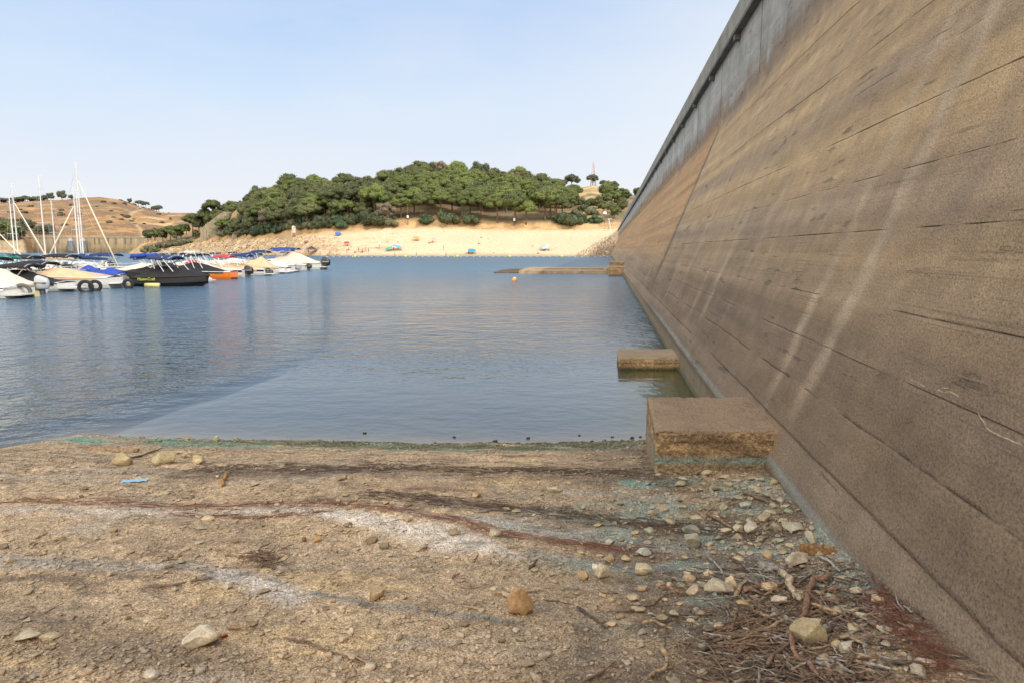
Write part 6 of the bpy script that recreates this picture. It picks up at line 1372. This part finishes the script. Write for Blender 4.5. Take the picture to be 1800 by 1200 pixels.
stick([(865, 1045), (905, 1043), (952, 1040)], 5.5, W_TAN, 'straight tan stick lying behind the orange-brown stone')
stick([(955, 1056), (985, 1060), (1010, 1068)], 2.5, W_DRK, 'hair-thin dark root trailing from the orange-brown stone')
stick([(1163, 1143), (1172, 1162), (1170, 1180), (1134, 1199)], 9, W_TAN, 'bent tan branch at the bottom edge of the middle')
stick([(1024, 1200), (1055, 1188), (1081, 1166)], 6, W_BRN, 'curved brown stick at the bottom edge left of the bent tan one')
stick([(268, 1034), (310, 1030), (345, 1024), (370, 1018)], 5, W_BRN, 'long brown stick on the sand at the left middle')
stick([(226, 808), (255, 800), (286, 789)], 4, W_BRN, 'thin stick lying between the two tan stones near the shore')
stick([(395, 976), (430, 979), (462, 984)], 3.5, W_TAN, 'thin tan stick by the small twig tangle on the left')
stick([(457, 968), (461, 985)], 4, W_BRN, 'short upright twig in the small tangle on the left')
stick([(61, 950), (85, 939)], 5, W_TAN, 'short tan stick at the left edge')
stick([(0, 937), (26, 930)], 3, W_PALE, 'pale straw lying at the left edge')
stick([(498, 1125), (550, 1137), (600, 1156), (640, 1170)], 4, W_BRN, 'long thin root running across the lower left sand')
stick([(612, 1150), (640, 1166), (672, 1172)], 4, W_TAN, 'tan stick at the lower left bottom')
stick([(400, 1106), (437, 1110)], 5, W_OR, 'orange-brown stick right of the large flat stone')
stick([(392, 857), (393, 845), (398, 833)], 8, W_OR, 'stubby orange-brown root end near the red root band')
stick([(930, 1003), (938, 994), (946, 986)], 6, W_DRK, 'short dark stub on the grey crust')
stick([(795, 1018), (808, 1010)], 4, W_BRN, 'tiny brown twig on the sand')
stick([(812, 1068), (848, 1074)], 4, W_TAN, 'tan sliver left of the orange-brown stone')
stick([(1440, 1115), (1462, 1096), (1492, 1078)], 7, W_GREY, 'grey bark strip right of the olive boulder')
stick([(1380, 1085), (1400, 1103)], 8, W_GREY, 'grey weathered stub touching the reddish branch')
stick([(1430, 1175), (1455, 1200)], 8, W_BRN, 'brown stick at the bottom right beside the reddish branch')
stick([(1434, 1160), (1450, 1170), (1462, 1180)], 9, W_GREY, 'grey wood slab at the bottom right')
rs = random.Random(321)
for k in range(46):
    px, py = rs.gauss(1400, 95), rs.uniform(1015, 1195); L_ = rs.uniform(28, 95); a_ = rs.gauss(0, .55) * .6; w_ = rs.uniform(3.5, 9)
    e = (px + L_ * math.cos(a_), py + L_ * math.sin(a_)); mid_ = ((px + e[0]) / 2 + rs.uniform(-5, 5), (py + e[1]) / 2 + rs.uniform(-7, 7))
    pe = on_ground(e[0], min(e[1], 1198))
    if inside_wall(pe.x, pe.y, pe.z, .05) or inside_wall(*on_ground(px, py), .05): continue
    stick([(px, py), mid_, (e[0], min(e[1], 1198))], w_, rs.choice([W_BRN, W_TAN, W_DRK, W_GREY, W_RED, W_BRN]), 'short driftwood stick in the debris heap at the lower right', 'sticks in the debris heap at the lower right', lift=rs.uniform(.4, 2.2))
# the plank, rotten wood, board
def slab(px, py, w, h, m, lab, yaw=0, name='plank', thick=.03, cat='driftwood'):
    p = on_ground(px, py); D = p.y; W_ = w / F * D; q = MB(); N = 14; rings = []; rng = random.Random(int(px))
    for k in range(N + 1):
        f = k / N; x = (f - .5) * W_; e = .5 + .5 * math.sin(PI * min(1, max(0, f * 1.0))) ** .5; hh = h / F * D * e * rng.uniform(.85, 1.1)
        rings.append([(x, -hh, 0), (x, -hh * .8, thick * rng.uniform(.8, 1.2)), (x, 0, thick * rng.uniform(1, 1.3)), (x, hh * .8, thick), (x, hh, 0)])
    q.loft(rings, True, True); o = q.build(name, m); o.location = (p.x, p.y, gz(p.x, p.y)); o.rotation_euler = (0, .03, yaw); return tag(o, lab, cat)
slab(200, 791, 88, 8, W_TAN, 'long tan plank lying near the waterline at the left', 0.02, thick=.03)
slab(1435, 974, 58, 10, bark_mat('wood_rotten', (.27, .15, .06)), 'orange rotten piece of wood against the blue tide mark', -.2, 'rotten_wood', .07)
slab(1352, 996, 46, 13, W_GREY, 'flat bluish-white weathered board on the turquoise stain', -.55, 'weathered_board', .02)
slab(1165, 1090, 40, 12, W_DRK, 'dark bark slab in the twig litter', .5, 'bark_slab', .015)
# twig litter near the wall: thin twigs, one mass
def twigs(n, gen, r, m, name, label, lo=.05, hi=.3, curl=.6, seed=1, up=.03):
    rng = random.Random(seed); q = MB()
    for _ in range(n):
        x, y, ang = gen(rng)
        if inside_wall(x, y, gz(x, y), .01) or in_block(x, y): continue
        L = rng.uniform(lo, hi); a_ = ang; P = []; z0 = gz(x, y) + rng.uniform(0, up)
        for j in range(5):
            P.append((x, y, max(z0, gz(x, y) + r) + rng.uniform(0, up * .4))); a_ += rng.uniform(-curl, curl) * .5; x += L / 4 * math.cos(a_); y += L / 4 * math.sin(a_)
            if x > float(face_x(z0)) + KX * y - .01: x = float(face_x(z0)) + KX * y - .01
        rr_ = r * rng.uniform(.5, 1.6); q.tube(P, [rr_, rr_, rr_ * .9, rr_ * .7, rr_ * .4], 4, 0, False)
    return tag(q.build(name, m), label, 'litter', kind='stuff')
def g_right(rng):
    px, py = rng.gauss(1400, 110), rng.uniform(1000, 1215); p = on_ground(px, min(py, 1210)); return p.x, p.y, rng.uniform(0, 6.28) if rng.random() < .45 else rng.gauss(-.1, .6)
twigs(520, g_right, .0042, W_BRN, 'twig_litter', 'brown twig and bark litter heaped at the lower right by the wall', .06, .26, .4, 1, .035)
twigs(130, g_right, .005, W_GREY, 'grey_twig_litter', 'grey weathered twigs mixed in the litter by the wall', .05, .22, .4, 2, .035)
twigs(300, g_right, .004, W_DRK, 'dark_twig_litter', 'dark rotten twigs in the litter by the wall', .05, .2, .4, 12, .03)
def g_root(rng):
    t_ = rng.random(); px = 1530 + 130 * t_ + rng.gauss(0, 11); py = 1045 + 140 * t_ + rng.gauss(0, 11); p = on_ground(px, min(py, 1230)); return p.x, p.y, rng.uniform(0, 6.28)
W_ROOT = mat('red_root', (.17, .062, .034), .8, 20, .3, 0)
twigs(480, g_root, .0013, W_ROOT, 'red_roots', 'matted red hair roots along the foot of the wall at lower right', .05, .2, 1.6, 3, .05)
def g_band(path, sp):
    pts = [at(a_, b_, .5) for a_, b_ in path]; Ls = [(b_ - a_).length for a_, b_ in zip(pts[:-1], pts[1:])]
    def g(rng):
        u = rng.random() * sum(Ls); i_ = 0
        while u > Ls[i_]: u -= Ls[i_]; i_ += 1
        p = pts[i_].lerp(pts[i_ + 1], u / Ls[i_]); d = pts[i_ + 1] - pts[i_]; return p.x + rng.gauss(0, sp * .6), p.y + rng.gauss(0, sp), math.atan2(d.y, d.x) + rng.gauss(0, .12)
    return g
twigs(420, g_band([(-40, 882), (200, 884), (350, 888), (500, 886), (620, 889), (720, 900), (800, 916), (860, 938), (950, 955), (1040, 968), (1150, 985)], .06), .0014, W_ROOT, 'red_root_band', 'long wavering band of red root fibres washed across the lakebed', .08, .35, .25, 4, .008)
twigs(110, g_band([(300, 905), (380, 910), (450, 914), (560, 905)], .03), .0014, W_ROOT, 'red_root_wisp', 'short thinner wisp of red fibres below the main red band', .06, .25, .25, 5, .006)
twigs(450, g_band([(640, 868), (780, 882), (930, 896), (1080, 915), (1200, 930), (1330, 950)], .11), .0028, W_DRK, 'dark_debris_band', 'dark band of plant debris washed up above the white crust', .04, .2, .3, 6, .01)
twigs(420, g_band([(330, 815), (500, 812), (640, 808), (800, 814), (960, 818), (1130, 822)], .15), .0032, W_DRK, 'shore_debris_band', 'dark band of plant debris along the shoreline', .05, .25, .3, 7, .01)
def g_all(rng): y = rng.uniform(2.9, 9.5); return rng.uniform(-.80 * y, min(.75 * y, 3)), y, rng.uniform(0, 6.28)
twigs(900, g_all, .0022, W_BRN, 'scattered_twigs', 'fine brown twigs scattered over the open sand', .03, .14, .5, 8, .004)
def g_tangle(rng): p = on_ground(rng.gauss(465, 14), rng.gauss(985, 10)); return p.x, p.y, rng.uniform(0, 6.28)
twigs(70, g_tangle, .004, W_BRN, 'twig_tangle', 'small tangle of brown twigs on the sand at the left', .05, .2, .6, 9, .04)
def g_pile(rng): p = on_ground(rng.gauss(1275, 28), rng.gauss(1130, 14)); return p.x, p.y, rng.gauss(.35, .25)
twigs(70, g_pile, .006, W_BRN, 'reed_bundle', 'bundle of flattened brown reeds lying left of the reddish branch', .15, .4, .25, 10, .03)
# ---- litter
p = on_ground(237, 846); q = MB(); N = 6
q.add([(-.13 + .26 * i_ / N, -.05 + .10 * j / 3, .012 + .008 * ((i_ + j) % 2)) for j in range(4) for i_ in range(N + 1)], [(j * 7 + i_, j * 7 + i_ + 1, (j + 1) * 7 + i_ + 1, (j + 1) * 7 + i_) for j in range(3) for i_ in range(N)])
o = q.build('face_mask', mat('mask_blue', (.30, .52, .68), .9, 8, .1, .2, .003)); o.location = p; o.rotation_euler = (0, 0, .25); tag(o, 'flat light blue face mask lying on the sand at the left', 'face mask')
def crumple(px, py, s, col, nm, lab, cat):
    p = on_ground(px, py); v, f = rock_mesh(int(px), 2, .7, 14, .3); rng = np.random.default_rng(int(px)); v = v * (1 + .25 * rng.normal(size=(len(v), 1))); o = np_mesh(nm, v * s, f, mat(nm, col, .7, 20, .1, 0)); o.location = p + Vector((0, 0, s * .5)); tag(o, lab, cat)
crumple(1519, 1052, .024, (.75, .75, .76), 'crumpled_paper', 'crumpled white paper beside the red roots', 'paper')
crumple(394, 1119, .022, (.50, .13, .06), 'orange_rag', 'scrap of orange-red plastic right of the large flat stone', 'litter')
crumple(1219, 729, .03, (.62, .58, .5), 'shell_scrap', 'small white scrap lying on top of the near concrete block', 'litter') if False else None
#@@DEBRIS1
